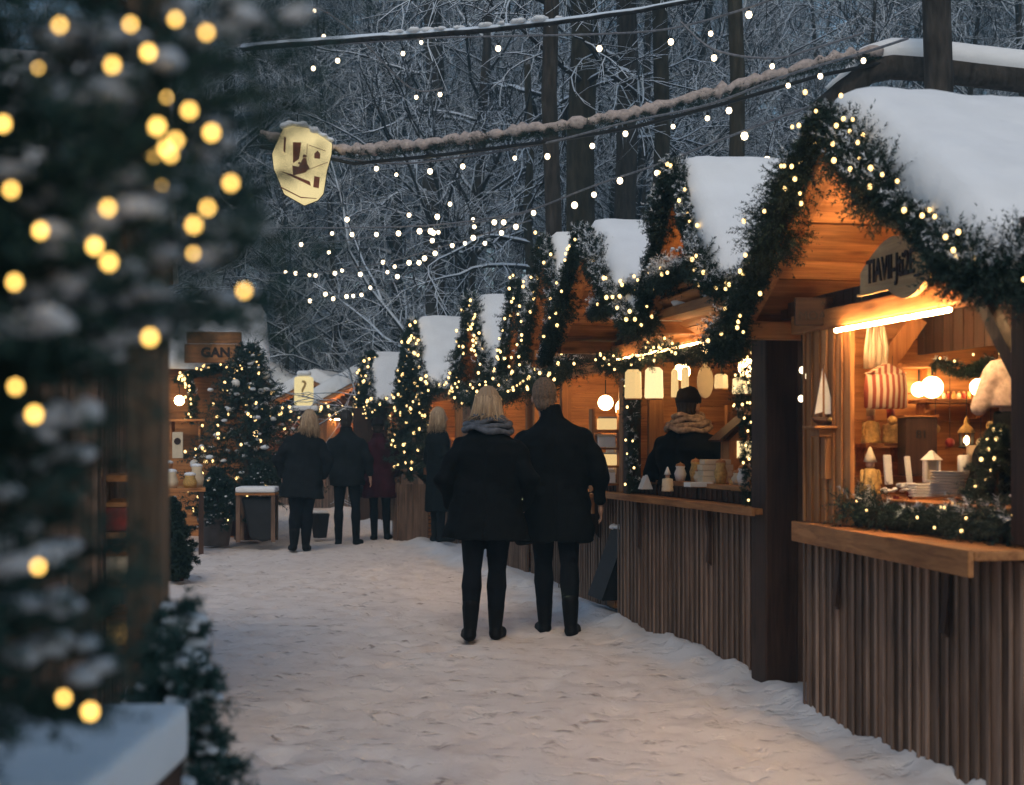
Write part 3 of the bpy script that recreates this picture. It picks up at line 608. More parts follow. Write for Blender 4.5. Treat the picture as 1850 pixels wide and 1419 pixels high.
garland('lit fir garland hanging above the paper lanterns of the second stall',[(-.10,.95,1.93),(-.10,.2,1.86),(-.10,-.5,1.95),(-.10,-1.0,1.84),(-.10,-1.9,1.93)],.12,380,44,.012,S2.location,TH,seed=25,nl=.034,snow=.2,mat='needle2')
garland('fir garland with tiny lights climbing the post at the near end of the lantern row',[(-.02,-1.82,1.9),(-.04,-1.80,1.5),(-.02,-1.83,.98)],.10,420,30,.010,S2.location,TH,seed=26,nl=.03,snow=.3)
garland('snowy fir garland climbing the dark post at the far end of the lantern row',[(-.06,.30,1.75),(-.06,.28,1.35),(-.05,.30,.98)],.09,380,8,.011,S2.location,TH,seed=27,nl=.032,snow=1.4)
gable_g(S3,'glittering fir garland round the third stall gable, right of the tall man',.80,2.15,3.0,.35,.12,480,40,.017,28,nl=.045,nw=.005,ext=.2)
gable_g(S4,'glittering fir garland round the fourth stall gable, above the tall man',.62,2.15,2.86,.32,.115,480,34,.018,29,nl=.045,nw=.005,ext=.2)
gable_g(S5,'glittering fir garland round the fifth stall gable, above the blonde woman',1.05,2.05,2.86,.37,.14,430,56,.02,30,nl=.05,nw=.006,ext=.2)
gable_g(S6,'glittering fir garland round the sixth stall gable behind the slim lit fir',1.25,2.1,3.04,.37,.15,340,44,.026,31,nl=.06,nw=.007,ext=.2)
gable_g(S7,'glittering fir garland round the seventh stall gable left of the slim lit fir',1.15,2.05,2.86,.37,.15,320,46,.030,32,nl=.06,nw=.008,ext=.2)
for t,lb,y0,y1,nb,sd in ((S3,'lit garland draped under the eaves of the third stall',-.95,.9,40,41),(S4,'lit garland draped under the eaves of the fourth stall',-.75,.75,44,42),(S5,'lit garland draped under the eaves of the fifth stall',-1.,1.,50,43),(S6,'lit garland draped under the eaves of the sixth stall',-1.2,1.2,40,44),(S7,'lit garland draped under the eaves of the seventh stall',-1.2,1.2,44,45)):
    garland(lb,[(-.40,y1,1.98),(-.42,(y0+y1)/2,1.80),(-.40,y0,1.98)],.17,300,int(nb*.55),.018,t.location,TH,seed=sd,nl=.05,nw=.006,snow=.4)
# lamps and dressing of the middle stalls so their openings glow
k_=0
for t,nm in ((S3,'third'),(S4,'fourth'),(S5,'fifth'),(S6,'sixth'),(S7,'seventh')):
    globe('glowing globe lamp hanging inside the %s stall'%nm,stall_pt(t,.35,.1,1.62),.09)
    globe('added globe lamp brightening the gable soffit of the %s stall'%nm,stall_pt(t,-.16,.0,2.25),.05,cord=.25)  # added lamp that brightens the soffit under each gable
    for q,(yy,cl) in enumerate(((-.4,'white'),(.05,'cream'),(.4,'wood_z'))):
        b_=thing('goods_box',('white','cream','brown wooden')[q]+' box of goods on the counter of the %s stall'%nm,'box',stall_pt(t,.3,yy,1.06),TH,'boxes on the far counters')
        MB().box(-.11,.11,-.12,.12,0,.2+.06*q).build('body',M[cl],b_,bevel=.008); MB().box(-.12,.12,-.13,.13,.202+.06*q,.23+.06*q).build('lid',M['wood_y'],b_,bevel=.004)
# ------------------------------------------------------------------ nearest stall: sign, goods
def at1(px,py,d=6.72): return P(px,py,d)
# curved sign board under the gable
t=thing('sign_board','curved pale wooden sign with dark painted script above the light strip','sign',stall_pt(S1,-.075,-.33,2.0),TH)
top=[(-.30+.6*i/20,.04+.12*math.sin(PI*i/20)**1.0) for i in range(21)]; bot=[(.3-.6*i/20,-.055-.05*max(0,math.sin(2*PI*(i/20)-.3))) for i in range(21)]
mb=MB(); poly=[(x,z) for x,z in top+bot]; Mr=Matrix(((0,1,0,0),(-1,0,0,0),(0,0,1,0),(0,0,0,1)))
mb.prism([(y,z) for y,z in poly],-.012,.012,0,Mr); mb.build('board',M['sign_wood'],t)
mb=MB(); mb.prism([(x*1.03,z-.0) for x,z in [(-.3,-.05)]+[(.3-.6*i/20,-.06-.05*max(0,math.sin(2*PI*(i/20)-.3))) for i in range(21)]],-.022,-.013,0,Mr); mb.build('lower_moulding',M['sign_wood'],t)
lettering('TIAVIl-Jti2E_',.088,t,Matrix.Translation((-.016,0,.03))@FACE_LANE@Matrix.Diagonal((1,1.6,1,1)),M['ink'],bold=.001)
t=thing('name_board','small dark board with two lines of black lettering on the gable post','sign',P(1488,563,6.62),0)
MB().box(-.135,.135,-.012,.012,-.065,.065).build('board',M['dark_x'],t,bevel=.004)
lettering('MOA/AES',.058,t,Matrix.Translation((0,-.014,-.022))@FACE_CAM,M['black']); lettering('AEGUTEN',.03,t,Matrix.Translation((.05,-.014,.035))@FACE_CAM,M['black'])
# shelves on the far wall of the nearest stall
def shelf(label,px0,px1,py,d,dp=.18,mat='wood_x'):
    a=P(px0,py,d); b_=P(px1,py,d); t=thing('wall_shelf',label,'shelf',(a+b_)/2,TH); L=(b_-a).length
    MB().box(-L/2,L/2,-dp/2,dp/2,-.02,.0).build('board',M[mat],t,bevel=.003)
    for s in(-1,1): MB().prism([(-.012,-.021),(.012,-.021),(.012,-.09),(-.012,-.09)],-.01,dp/2-.01).build('bracket',M[mat],t,loc=(s*L*.36,0,0))
    return t
shelf('lit shelf with globe lamps on the far wall of the nearest stall',1650,1790,722,6.85)
shelf('small shelf below the striped bag holding carved figures',1548,1640,802,6.80,.16)
shelf('short board shelf under the slanting plank of the nearest stall',1612,1692,658,6.85,.16)
t=thing('slanting_plank','pale plank slanting down from the light strip in the nearest stall','plank',P(1632,618,6.8),0)
MB().bar((-.085,0,-.115),(.075,0,.115),.02,.085,0,(1,0,.6)).build('plank',M['wood_z'],t)
globe('round cream globe lamp on the lit shelf of the nearest stall',P(1684,700,6.80),.052,cord=.06)
globe('smaller globe lamp left of the round one on the lit shelf',P(1660,704,6.84),.036,cord=.06)
globe('globe lamp at the right end of the lit shelf beside the pale hat',P(1768,700,6.82),.042,cord=.06)
def stripes(name,c1,c2,n=1,ax=0,sc_=20.):
    m,nt,b=nmat(name); tc=N(nt,'ShaderNodeTexCoord'); w=N(nt,'ShaderNodeTexWave',Scale=sc_); w.bands_direction='XYZ'[ax]; nt.links.new(tc.outputs['Object'],w.inputs['Vector'])
    r=ramp(nt,[(.45,c1),(.55,c2)]); nt.links.new(w.outputs['Fac'],r.inputs['Fac']); nt.links.new(r.outputs['Color'],b.inputs['Base Color']); b.inputs['Roughness'].default_value=.8; return m
M['stripe']=stripes('striped_cloth',(.62,.50,.33),(.30,.06,.03),ax=0,sc_=10.5)
t=thing('striped_bag','cream cloth bag with red stripes hung below the cloth pouches','bag',P(1600,706,6.62),TH)
mb=MB(); mb.loft([(0,0,-.085,.09,.03),(0,0,-.08,.105,.045),(0,0,0,.108,.055),(0,0,.07,.10,.045),(0,0,.085,.085,.02)],24); mb.build('bag',M['stripe'],t,True)
MB().prism([(-.095,.08),(0,.125),(.095,.08)],-.03,.03).build('flap',M['stripe'],t)
t=thing('cloth_pouch','gathered yellow-brown cloth hanging below the left end of the light strip','cloth',P(1582,628,6.66),TH)
mb=MB()
for k in range(7): mb.tube([(-.035+.012*k,.01*math.sin(k*2),.10),(-.045+.016*k,.012*math.sin(k*3),0),(-.045+.015*k,.01*math.cos(k*2),-.10)],[.006,.012,.014],8)
mb.build('cloth',M['cream'],t,True); MB().tube([(0,0,.1),(0,0,.16)],.003,6).build('loop',M['cable'],t)
# figures
def figure(label,p,h,c1,c2,hat='cone',name='carved_figure'):
    t=thing(name,label,'figurine',p,0)
    MB().lathe([(0.001,0),(.26*h,.0),(.25*h,.06*h),(.2*h,.3*h),(.16*h,.5*h),(.09*h,.56*h)],14).build('body',c1,t,True)
    MB().ell((0,0,.64*h),.1*h,12).build('head',M['skin'],t,True)
    if hat=='cone': MB().lathe([(.001,.69*h),(.15*h,.69*h),(.1*h,.82*h),(.03*h,1.0*h),(.001,1.02*h)],12).build('hat',c2,t,True)
    else: MB().lathe([(.001,.69*h),(.11*h,.69*h),(.115*h,.98*h),(.001,1.0*h)],12).build('hat',c2,t,True)
    for s in (-1,1): MB().caps((s*.17*h,0,.48*h),(s*.2*h,-.06*h,.24*h),.05*h,.04*h,8).build('arm',c1,t,True)
    return t
M['skin']=plain('skin',(.42,.24,.16),.55,.08,30)
M['gold']=plain('straw_gold',(.5,.30,.09),.5,.3,60,.4); M['red']=plain('deep_red',(.25,.03,.02),.6,.2,30)
figure('pot-bellied carved figure in gold on the small shelf',P(1573,801,6.74),.19,M['gold'],M['cream'],'tall')
figure('slim carved figure beside the pot-bellied one',P(1609,801,6.74),.17,M['gold'],M['red'],'tall')
figure('seated gnome in a pale pointed hat on the nearest counter',P(1572,893,6.42),.21,M['gold'],M['cream'])
# box, books, frames, plates on the counter
def slab(name,label,cat,p,w,h,dp,mat,rz=0,tilt=0,bev=.004,part='body'):
    t=thing(name,label,cat,p,rz); MB().box(-w/2,w/2,-dp/2,dp/2,0,h).build(part,mat,t,bevel=bev,rot=(tilt,0,0)); return t
t=slab('dark_crate','dark square box with scratched characters behind the white cards','box',P(1657,860,6.6),.145,.27,.14,M['dark_z'])
MB().box(-.08,.08,-.08,.08,.272,.28).build('lid',M['wood_x'],t); lettering('81',.055,t,Matrix.Translation((0,-.072,.19))@FACE_CAM,M['black'])
slab('white_card','tall white card leaning left of the dark box','card',P(1606,876,6.42),.04,.135,.012,M['white'],.3,-.12)
slab('white_card','narrow white card in front of the dark box','card',P(1644,876,6.40),.028,.13,.012,M['white'],.3,-.2)
t=thing('picture_lantern','small white lantern frame with a mirror face on the nearest counter','lantern',P(1683,872,6.4),0)
MB().box(-.035,.035,-.02,.02,0,.012).build('base',M['white'],t)
for s in(-1,1): MB().box(s*.03-.006,s*.03+.006,-.018,.018,.013,.10).build('upright',M['white'],t)
MB().lathe([(.052,.101),(.02,.13),(.012,.14),(.001,.145)],4).build('roof',M['white'],t); MB().box(-.024,.024,.0,.004,.014,.099).build('pane',M['cream'],t)
t=thing('plate_stack','stack of white plates at the middle of the nearest counter','plates',P(1716,898,6.2),0)
for k in range(9): MB().lathe([(.001,.0),(.05,.0),(.082,.009),(.085,.0115),(.05,.004),(.001,.004)],24).build('plate',M['white'],t,True,loc=(0,0,.0125*k))
t=thing('candle','thick cream candle right of the plate stack','candle',P(1741,862,6.35),0); MB().lathe([(.001,0),(.026,0),(.027,.09),(.02,.098),(.001,.095)],16).build('wax',M['white'],t,True); MB().tube([(0,0,.094),(.002,0,.108)],.002,5).build('wick',M['cable'],t)
slab('carved_board','pale carved board leaning behind the candle','board',P(1768,850,6.5),.10,.115,.015,M['cream'],0,-.15)
rg=np.random.default_rng(9)
t=thing('paper_roses','heap of white paper roses in front of the cards','flowers',P(1625,893,6.28),0)
for k in range(9):
    mb=MB(); c=Vector((rg.uniform(-.06,.06),rg.uniform(-.03,.03),.012+.02*(k%2)))
    for j in range(7): a=j*.9+k; mb.ell(c+Vector((math.cos(a)*.010,math.sin(a)*.010,.002*j)),(.011,.011,.006),6)
    mb.build('rose',M['white'],t,True)
t=thing('folded_napkins','pile of folded pale cloth in front of the plate stack','cloth',P(1670,898,6.25),0)
for k in range(5): MB().box(-.06,.06,-.04,.04,.012*k,.012*k+.010).build('fold',M['white'],t,bevel=.004,rot=(0,0,.06*k))
for k in range(7):
    b_=thing('small_jar','small %s jar in the row on the lit shelf by the globe lamps'%(('gold','cream','red')[k%3]),'jar',P(1696+9*k,721,6.86),0,'row of small jars on the lit shelf'); MB().lathe([(.001,0),(.009,0),(.010,.022),(.006,.028),(.001,.028)],10).build('body',M[('gold','cream','red')[k%3]],b_,True); MB().lathe([(.008,.0285),(.008,.035),(.001,.036)],10).build('lid',M['wood_x'],b_)
for k,(x,y,c) in enumerate(((1612,760,'gold'),(1690,775,'gold'),(1716,800,'red'),(1790,770,'gold'),(1772,800,'cream'))):
    b_=thing('hanging_bauble',('gold bauble hanging beside the slim carved figure','gold bauble hanging right of the dark box','red bauble hanging low right of the dark box','gold bauble hanging beside the seller in the pale hat','cream bauble hanging right of the small dark lantern')[k],'bauble',P(x,y,6.6),0,'baubles in the nearest stall'); MB().ell((0,0,0),.022,14).build('ball',M[c],b_,True); MB().tube([(0,0,.02),(0,0,.30)],.0015,4).build('thread',M['cable'],b_)
garland('fir sprays hanging over the lit shelf of the nearest stall',[P(1690,652,6.75),P(1745,668,6.7),P(1800,650,6.6)],.085,900,4,.008,seed=55,nl=.026,nw=.003,snow=.2,mat='needle2',down=.8)
t=thing('hanging_lantern','small dark hanging lantern with ornate cap in the nearest stall','lantern',P(1746,790,6.6),0)
MB().lathe([(.001,-.05),(.035,-.05),(.04,-.045),(.03,-.04)],6).build('base',M['iron'],t)
for k in range(6): a=k*PI/3; MB().tube([(.03*math.cos(a),.03*math.sin(a),-.04),(.034*math.cos(a),.034*math.sin(a),.02)],.003,5).build('bar',M['iron'],t)
MB().lathe([(.042,.02),(.03,.04),(.012,.06),(.014,.068),(.008,.085),(.001,.1)],12).build('cap',M['gold'],t,True); MB().ell((0,0,-.015),(.014,.014,.022),8).build('flame_glass',M['globe'],t,True); MB().tube([(0,0,.1),(0,0,.19)],.002,5).build('chain',M['iron'],t)
# fir sprigs lying along the counter lip of the nearest stall
garland('bushy fir border with red berries lying along the nearest counter',[(.0,.30,1.03),(.0,-.3,1.0),(.0,-1.2,1.02)],.11,520,10,.008,S1.location,TH,seed=51,nl=.034,nw=.003,m=28,snow=.25,mat='needle2',down=.05)
t=thing('berry_cluster','cluster of dark red berries among the fir border','berries',P(1632,905,6.3),0)
for k in range(12): MB().ell((rg.uniform(-.05,.05),rg.uniform(-.03,.03),rg.uniform(-.02,.03)),.010,8).build('berry',M['red'],t,True)
fir('small potted fir with warm lights at the right end of the nearest counter',P(1800,930,5.75),.36,.17,14,.009,seed=52,nwh=9,per=8,nl=.03,nw=.003,snow=14,name='table_fir',cat='small tree',spr=7)
# model boat on a wall bracket
t=thing('wall_console','small wooden wall console on the left post of the nearest stall','shelf',P(1490,770,6.62),TH)
MB().box(-.10,.10,-.11,.03,-.012,0).build('board',M['wood_x'],t,bevel=.003); MB().box(-.06,.06,-.07,.02,-.05,-.013).build('rail',M['wood_x'],t,bevel=.003)
slab('letter_box','narrow brown wooden box hanging below the wall console','box',P(1502,866,6.60),.085,.20,.05,M['wood_z'],TH)
t=thing('model_boat','toy sailing boat with cream sails on the wall console','model boat',P(1488,768,6.58),TH)
MB().loft([(0,0,.0,.03,.012),(0,0,.015,.05,.022),(0,0,.035,.062,.026)],16).build('hull',M['dark_x'],t,True); MB().tube([(0,0,.03),(0,0,.28)],[.004,.002],6).build('mast',M['wood_z'],t)
for nm,pl in (('sail',[(.006,.05),(.055,.05),(.006,.24)]),('sail',[(-.006,.06),(-.045,.05),(-.006,.26)])): MB().prism(pl,-.002,.002).build(nm,M['white'],t)
MB().tube([(.06,0,.035),(0,0,.275)],.0012,4).build('rigging',M['cable'],t); MB().tube([(-.06,0,.035),(0,0,.275)],.0012,4).build('rigging',M['cable'],t)
t=thing('shell_heap','little heap of shells and gold pebbles beside the toy boat','shells',P(1512,768,6.57),0)
for k in range(9): MB().ell((rg.uniform(-.035,.035),rg.uniform(-.02,.02),.008+.008*(k%3)),(.013,.010,.009),8,0,.1).build('shell',M['gold'],t,True)
t=thing('fairy_cord','short dark cord with three bulbs hanging left of the nearest stall post','light string',P(1448,640,7.0),0)
MB().tube([(0,0,.1),(.004,0,-.05),(-.004,0,-.2),(.03,0,-.33)],.003,5).build('cord',M['cable'],t); bulbs(t,[(0,-.015,-.08),(.02,-.015,-.11),(-.005,-.015,-.22)],.013,'bulb')
# braces at the right-hand post of the nearest stall
mb=MB(); mb.box(-.06,.03,-1.24,-1.15,.94,2.1); mb.build('front_post',M['dark_z'],S1,bevel=.008)
mb=MB(); mb.bar((-.015,-1.15,1.55),(-.015,-.85,1.90),.05,.06); mb.build('brace',M['dark_z'],S1)
mb=MB(); mb.bar((.9,.60,1.5),(.9,.3,1.85),.06,.07); mb.build('brace',M['wood_z'],S1)
# ------------------------------------------------------------------ second stall goods
def D2(px,py,d=9.9): return P(px,py,d)
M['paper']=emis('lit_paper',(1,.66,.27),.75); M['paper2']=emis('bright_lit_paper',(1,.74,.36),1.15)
def lantern(label,px0,px1,py0,py1,d,mat):
    p=P((px0+px1)/2,py1,d); w=(px1-px0)*d/F; h=(py1-py0)*d/F; t=thing('paper_lantern',label,'lantern',p,TH*.5,'paper lanterns in a row')
    MB().loft([(0,0,0,w*.46,w*.4),(0,0,.01,w*.5,w*.42),(0,0,h*.9,w*.46,w*.4),(0,0,h,w*.3,w*.25)],8).build('shade',M[mat],t); MB().tube([(0,0,h),(0,0,h+.1)],.004,5).build('cord',M['cable'],t); MB().loft([(0,0,-.008,w*.47,w*.41),(0,0,-.001,w*.47,w*.41)],8).build('rim',M['wood_x'],t)
lantern('cream paper lantern with faint pattern, leftmost of the hanging row',1128,1160,668,720,9.7,'paper')
lantern('brightest white paper lantern, second in the hanging row',1164,1199,664,720,9.65,'paper2')
lantern('narrow paper lantern, third in the hanging row',1212,1226,668,718,9.75,'paper')
lantern('narrow paper lantern just left of the hanging chopping board',1230,1245,664,718,9.72,'paper')
lantern('small cream paper lantern right of the hanging chopping board',1290,1316,676,702,9.3,'paper')
lantern('lit paper lantern at the right end of the row by the fir column',1322,1358,682,712,9.1,'paper2')
t=thing('chopping_board','oval pale chopping board hanging among the paper lanterns','board',P(1274,690,9.5),TH); mb=MB(); mb.prism([(.055*math.cos(a),.11*math.sin(a)) for a in np.linspace(0,2*PI,24,endpoint=False)],-.01,.01); mb.build('board',M['cream'],t); MB().box(-.012,.012,-.008,.008,.105,.17).build('handle',M['cream'],t)
slab('wooden_column','upright brown timber behind the dark-capped shopper','post',P(1184,890,10.2),.11,.75,.05,M['wood_z'],TH)
slab('wooden_column','upright brown timber right of the dark-capped shopper','post',P(1322,890,10.1),.09,.62,.05,M['wood_z'],TH)
t=thing('model_house','little wooden house with a lit window on the second counter','model house',P(1342,880,9.3),TH*.6)
MB().box(-.12,.12,-.1,.1,.0,.30).build('wall',M['wood_z'],t); 
for s in(-1,1): MB().bar((0,0,.46),(s*.19,0,.30),.28,.018,0,(s*.6,0,1)).build('roof_side',M['dark_x'],t)
MB().prism([(-.12,.301),(.12,.301),(0,.42)],-.09,.09).build('gable',M['wood_z'],t); MB().box(-.07,.07,-.108,-.102,.19,.30).build('window',M['paper2'],t); MB().box(-.05,.05,-.107,-.102,.06,.15).build('door',M['cream'],t)
t=thing('box_stack','stack of cream boxes in front of the dark-capped shopper','boxes',P(1292,872,9.05),TH*.5)
for k,(w,h) in enumerate(((.2,.04),(.19,.035),(.2,.035),(.17,.03))): MB().box(-w/2,w/2,-.07,.07,sum((.04,.035,.035,.03)[:k])+.002*k,sum((.04,.035,.035,.03)[:k+1])+.002*k).build('box',M['cream'],t,bevel=.003)
slab('white_parcel','flat white parcel beside the cream boxes','box',P(1262,880,8.95),.16,.03,.1,M['white'],.3)
t=thing('glass_jars','cluster of pale jars left of the little wooden house','jars',P(1304,862,9.2),0)
for k in range(5):
    MB().lathe([(.001,0),(.03,0),(.032,.06),(.02,.075),(.022,.085),(.001,.086)],12).build('jar',M['white'],t,True,loc=(rg.uniform(-.06,.06),rg.uniform(-.04,.04),0))
t=thing('basket','small woven basket of gold ornaments on the second counter below the little house','basket',P(1345,893,8.75),0)
MB().lathe([(.001,0),(.08,0),(.1,.09),(.094,.09),(.075,.01),(.001,.01)],18).build('basket',M['gold'],t,True)
for k in range(8): MB().ell((rg.uniform(-.06,.06),rg.uniform(-.06,.06),.09),.022,8).build('ornament',M['cream'],t,True)
figure('small pale figurine at the left end of the second counter',P(1206,888,9.4),.16,M['cream'],M['white'])
t=thing('price_card','small folded white card at the far end of the second counter','card',P(1166,884,9.9),.2); MB().prism([(-.04,0),(.04,0),(0,.1)],-.05,.05).build('card',M['white'],t)
globe('bright globe lamp hanging in the second stall behind the lantern row',P(1232,672,10.1),.06)
globe('globe lamp hanging above the little wooden house',P(1350,665,9.2),.06)
globe('added bright lamp lighting the canopy boards at the near end of the garland',P(1278,628,8.9),.04)  # lamp added to brighten the boards under the canopy
for k in range(9):
    b_=thing('small_pot','small %s pot in the row along the second counter'%(('cream','gold','white')[k%3]),'pot',stall_pt(S2,.12+.04*(k%2),-1.75+.19*k,1.061),0,'row of small pots on the second counter'); h=.07+.03*((k*5)%3); MB().lathe([(.001,0),(.03,0),(.042,h*.5),(.028,h*.85),(.034,h),(.001,h)],12).build('body',M[('cream','gold','white')[k%3]],b_,True); MB().lathe([(.033,h+.001),(.028,h+.014),(.006,h+.022),(.001,h+.03)],10).build('lid',M['wood_x'],b_)
t=thing('display_rack','lit rack of white boxes between the tall man and the dark post','shelf',P(1094,900,11.2),R(4))
for q in range(4): MB().box(-.10,.10,-.1,.1,.14*q+.10,.14*q+.115).build('shelf',M['wood_x'],t)
for s in(-1,1): MB().box(s*.11-.01,s*.11+.01,-.1,.1,-.12,.7).build('upright',M['wood_z'],t)
for q in range(4):
    b_=thing('gift_box',('lowest','second lowest','second highest','topmost')[q]+' white box on the lit rack right of the tall man','box',P(1094,900,11.15)+Vector((.01*(q%2),0,.14*q+.117)),R(4),'boxes on the lit rack'); MB().box(-.07,.07,-.07,.07,0,.085).build('body',M['paper' if q%2 else 'white'],b_,bevel=.006); MB().box(-.073,.073,-.073,.073,.0855,.10).build('lid',M['cream'],b_)  # every second box is given its own glow to look lit
globe('small globe lamp on top of the lit rack right of the tall man',P(1094,728,11.2),.06)
slab('wooden_step','low wooden step against the third stall counter','step',P(1128,1096,10.95),.22,.09,.2,M['wood_x'],TH)
# leaning black board between the second and third stall
t=thing('sandwich_board','black sandwich board with snow on its top edge beside the second stall','sandwich board',P(1112,1080,11.0),TH)
mb=MB(); mb.prism([(-.16,0),(.16,0),(.14,.03),(.06,.50),(.02,.52)],-.20,-.18); mb.build('side_panel',M['black'],t)
MB().bar((-.16,0,.0),(.04,0,.53),.40,.02,0,(1,0,-.3)).build('panel',M['black'],t); MB().bar((.17,0,.0),(.06,0,.53),.40,.02,0,(1,0,.3)).build('panel',M['black'],t)
lumps([(.05+rg.normal(0,.01),y,.54) for y in np.linspace(-.2,.2,22)],.035,.6,rg).remesh('snow',M['snow_fine'],.012,t,2)
def at_x(px,d): return (px-CX)*d/F
# ------------------------------------------------------------------ string lights over the lane
def string(label,pts,bs,br,cr=.009,sag=.0,group='string lights over the lane'):
    """pts: world points the cord passes; bs: bulb points (hang just below the cord)"""
    t=thing('string_lights',label,'string lights',pts[0],0,group); o=Vector(pts[0])
    pp=np.array([list(p-o) for p in pts]); n=len(pp); s=np.linspace(0,n-1,n*6); ip=np.arange(n)
    # smooth cord through the points (Catmull-Rom)
    out=[]
    for u in s:
        i=min(int(u),n-2); f=u-i; p0,p1,p2,p3=pp[max(i-1,0)],pp[i],pp[i+1],pp[min(i+2,n-1)]
        out.append(.5*((2*p1)+(-p0+p2)*f+(2*p0-5*p1+4*p2-p3)*f*f+(-p0+3*p1-3*p2+p3)*f**3))
    MB().tube(out,cr,5).build('cable',M['wire'],t)
    out=np.array(out)
    for b_ in bs:
        q=np.array(list(b_-o)); j=np.argmin(np.abs(out[:,0]-q[0])+.3*np.abs(out[:,2]-q[2])); c=out[j]
        mb=MB(); mb.tube([(0,0,br*.8),(0,0,br*2.0)],br*.5,6); so_=mb.build('socket',M['cable'],t,loc=tuple(q))
        if np.linalg.norm(c-q)>br*2.5: mb=MB(); mb.tube([tuple(q+[0,0,br*1.9]),tuple(c)],.003,4); mb.build('drop_wire',M['cable'],t)
    bulbs(t,[b_-o for b_ in bs],br,'bulb')
def S(label,px,bl,d0,d1,br,off=-7,**k):
    br*=.8
    x0,x1=px[0][0],px[-1][0]; dd=lambda x:d0+(d1-d0)*(x-x0)/(x1-x0)
    string(label,[P(x,y,dd(x)) for x,y in px],[P(x,y,dd(x)) for x,y in bl],br,**k)
S('topmost string of bulbs running from the near fir to the upper right',[(380,92),(507,72),(610,80),(760,70),(900,66),(1083,62),(1212,52),(1353,14),(1470,-30)],[(507,80),(610,110),(566,124),(728,97),(761,77),(900,88),(1083,88),(1212,76),(1284,61),(1353,27)],15,10,.027)
S('string of bulbs under the thick snowy rope, ending at the nearest roof ridge',[(480,278),(600,284),(716,296),(836,284),(989,258),(1130,222),(1278,190),(1424,136),(1560,96),(1640,70)],[(680,305),(716,316),(777,310),(836,301),(930,286),(989,283),(1070,264),(1130,242),(1216,229),(1278,214),(1317,200),(1424,155),(1482,138),(1560,110)],14,8.5,.025)
S('string of bulbs sweeping up to the small steep gable',[(480,412),(600,412),(770,408),(900,392),(970,376),(1073,336),(1187,298),(1310,250),(1470,190)],[(544,442),(600,422),(627,397),(680,424),(720,422),(758,418),(778,418),(813,369),(739,389),(790,392),(964,385),(1038,371),(1073,352),(1120,327),(1187,313),(1345,246),(1386,289)],17,8.6,.03)
S('sagging string of bulbs left of the grey trunk, second from the bottom',[(480,438),(560,440),(680,428),(800,412),(900,396),(960,382)],[(594,456),(636,424),(783,421),(792,420),(855,397),(857,410),(893,402),(910,402),(932,410),(855,430),(876,440),(906,421),(840,440),(817,444),(781,435)],22,17,.036)
S('lowest string of bulbs left of centre with bulbs close together',[(480,494),(560,494),(620,486),(700,474),(780,452),(860,428),(960,398)],[(516,492),(534,494),(559,497),(570,498),(605,494),(618,489),(651,496),(692,474),(700,492),(713,482),(718,500),(739,475),(757,475),(767,467),(786,458)],23,17,.037)
S('short drooping string of bulbs between the snowy branches above the far stalls',[(480,540),(560,545),(603,532),(653,530),(700,515),(760,480)],[(560,544),(588,532),(602,540),(626,536),(638,535),(653,533),(669,520)],25,21,.04)
S('loose bulbs at the upper left beside the near fir',[(500,20),(568,14),(640,60),(740,158),(800,160)],[(568,20),(585,66),(752,176),(795,171)],14,15,.028)
S('string of bulbs crossing the trunks at the upper right',[(1230,40),(1290,90),(1395,106),(1470,88),(1560,60)],[(1290,105),(1395,120)],10.5,9.5,.024)
# thick snowy rope with the lit lantern sign
pts=[P(x,y,d) for x,y,d in ((470,252,13),(590,272,12.9),(640,282,12.8),(780,268,12.3),(980,242,11.6),(1140,216,11.6),(1310,172,11.7),(1480,122,11.9),(1590,100,12.1))]
garland('thick rope wound with snowy fir strung across the lane from the lit lantern',[p+Vector((0,0,.0)) for p in pts],.075,520,0,.01,seed=70,nl=.03,nw=.004,m=10,snow=0,mat='needle2',group='rope garlands over the lane',down=-.5,name='rope_garland')
RG=bpy.data.objects['rope_garland']; rg=np.random.default_rng(12); ax_,_=sample_path(pts,.05); mb=MB(); mb.tube([tuple(p+np.array([0,rg.normal(0,.012),.05+rg.normal(0,.010)])) for p in ax_],[.045*rg.uniform(.55,1.25) for p in ax_],8); o_=mb.build('snow',M['snow_shade'],RG,True)
t=thing('rope','dark cable under the thick snowy rope','cable',pts[0],0); MB().tube([p-pts[0]-Vector((0,0,.07)) for p in pts],.016,6).build('cable',M['cable'],t)
pts=[P(x,y,d) for x,y,d in ((440,86,14.5),(510,80,14),(700,66,13.4),(850,56,13),(1000,40,12.5),(1160,18,12),(1400,-30,11.5))]
t=thing('snowy_bough','long dark bough with patches of snow crossing the top of the view','branch',pts[0],0)
MB().tube([p-pts[0] for p in pts],[.04,.04,.038,.035,.03,.025,.02],8).build('wood',M['bark'],t,True)
rg=np.random.default_rng(4); tag(lumps([p-pts[0]+Vector((rg.normal(0,.05),0,.035)) for p in [pts[2].lerp(pts[3],f) for f in np.linspace(.1,.9,20)]+[pts[3].lerp(pts[4],f) for f in np.linspace(.2,1,14)]],.045,.5,rg).build('snow',M['snow_fine'],t,True),kind='stuff')
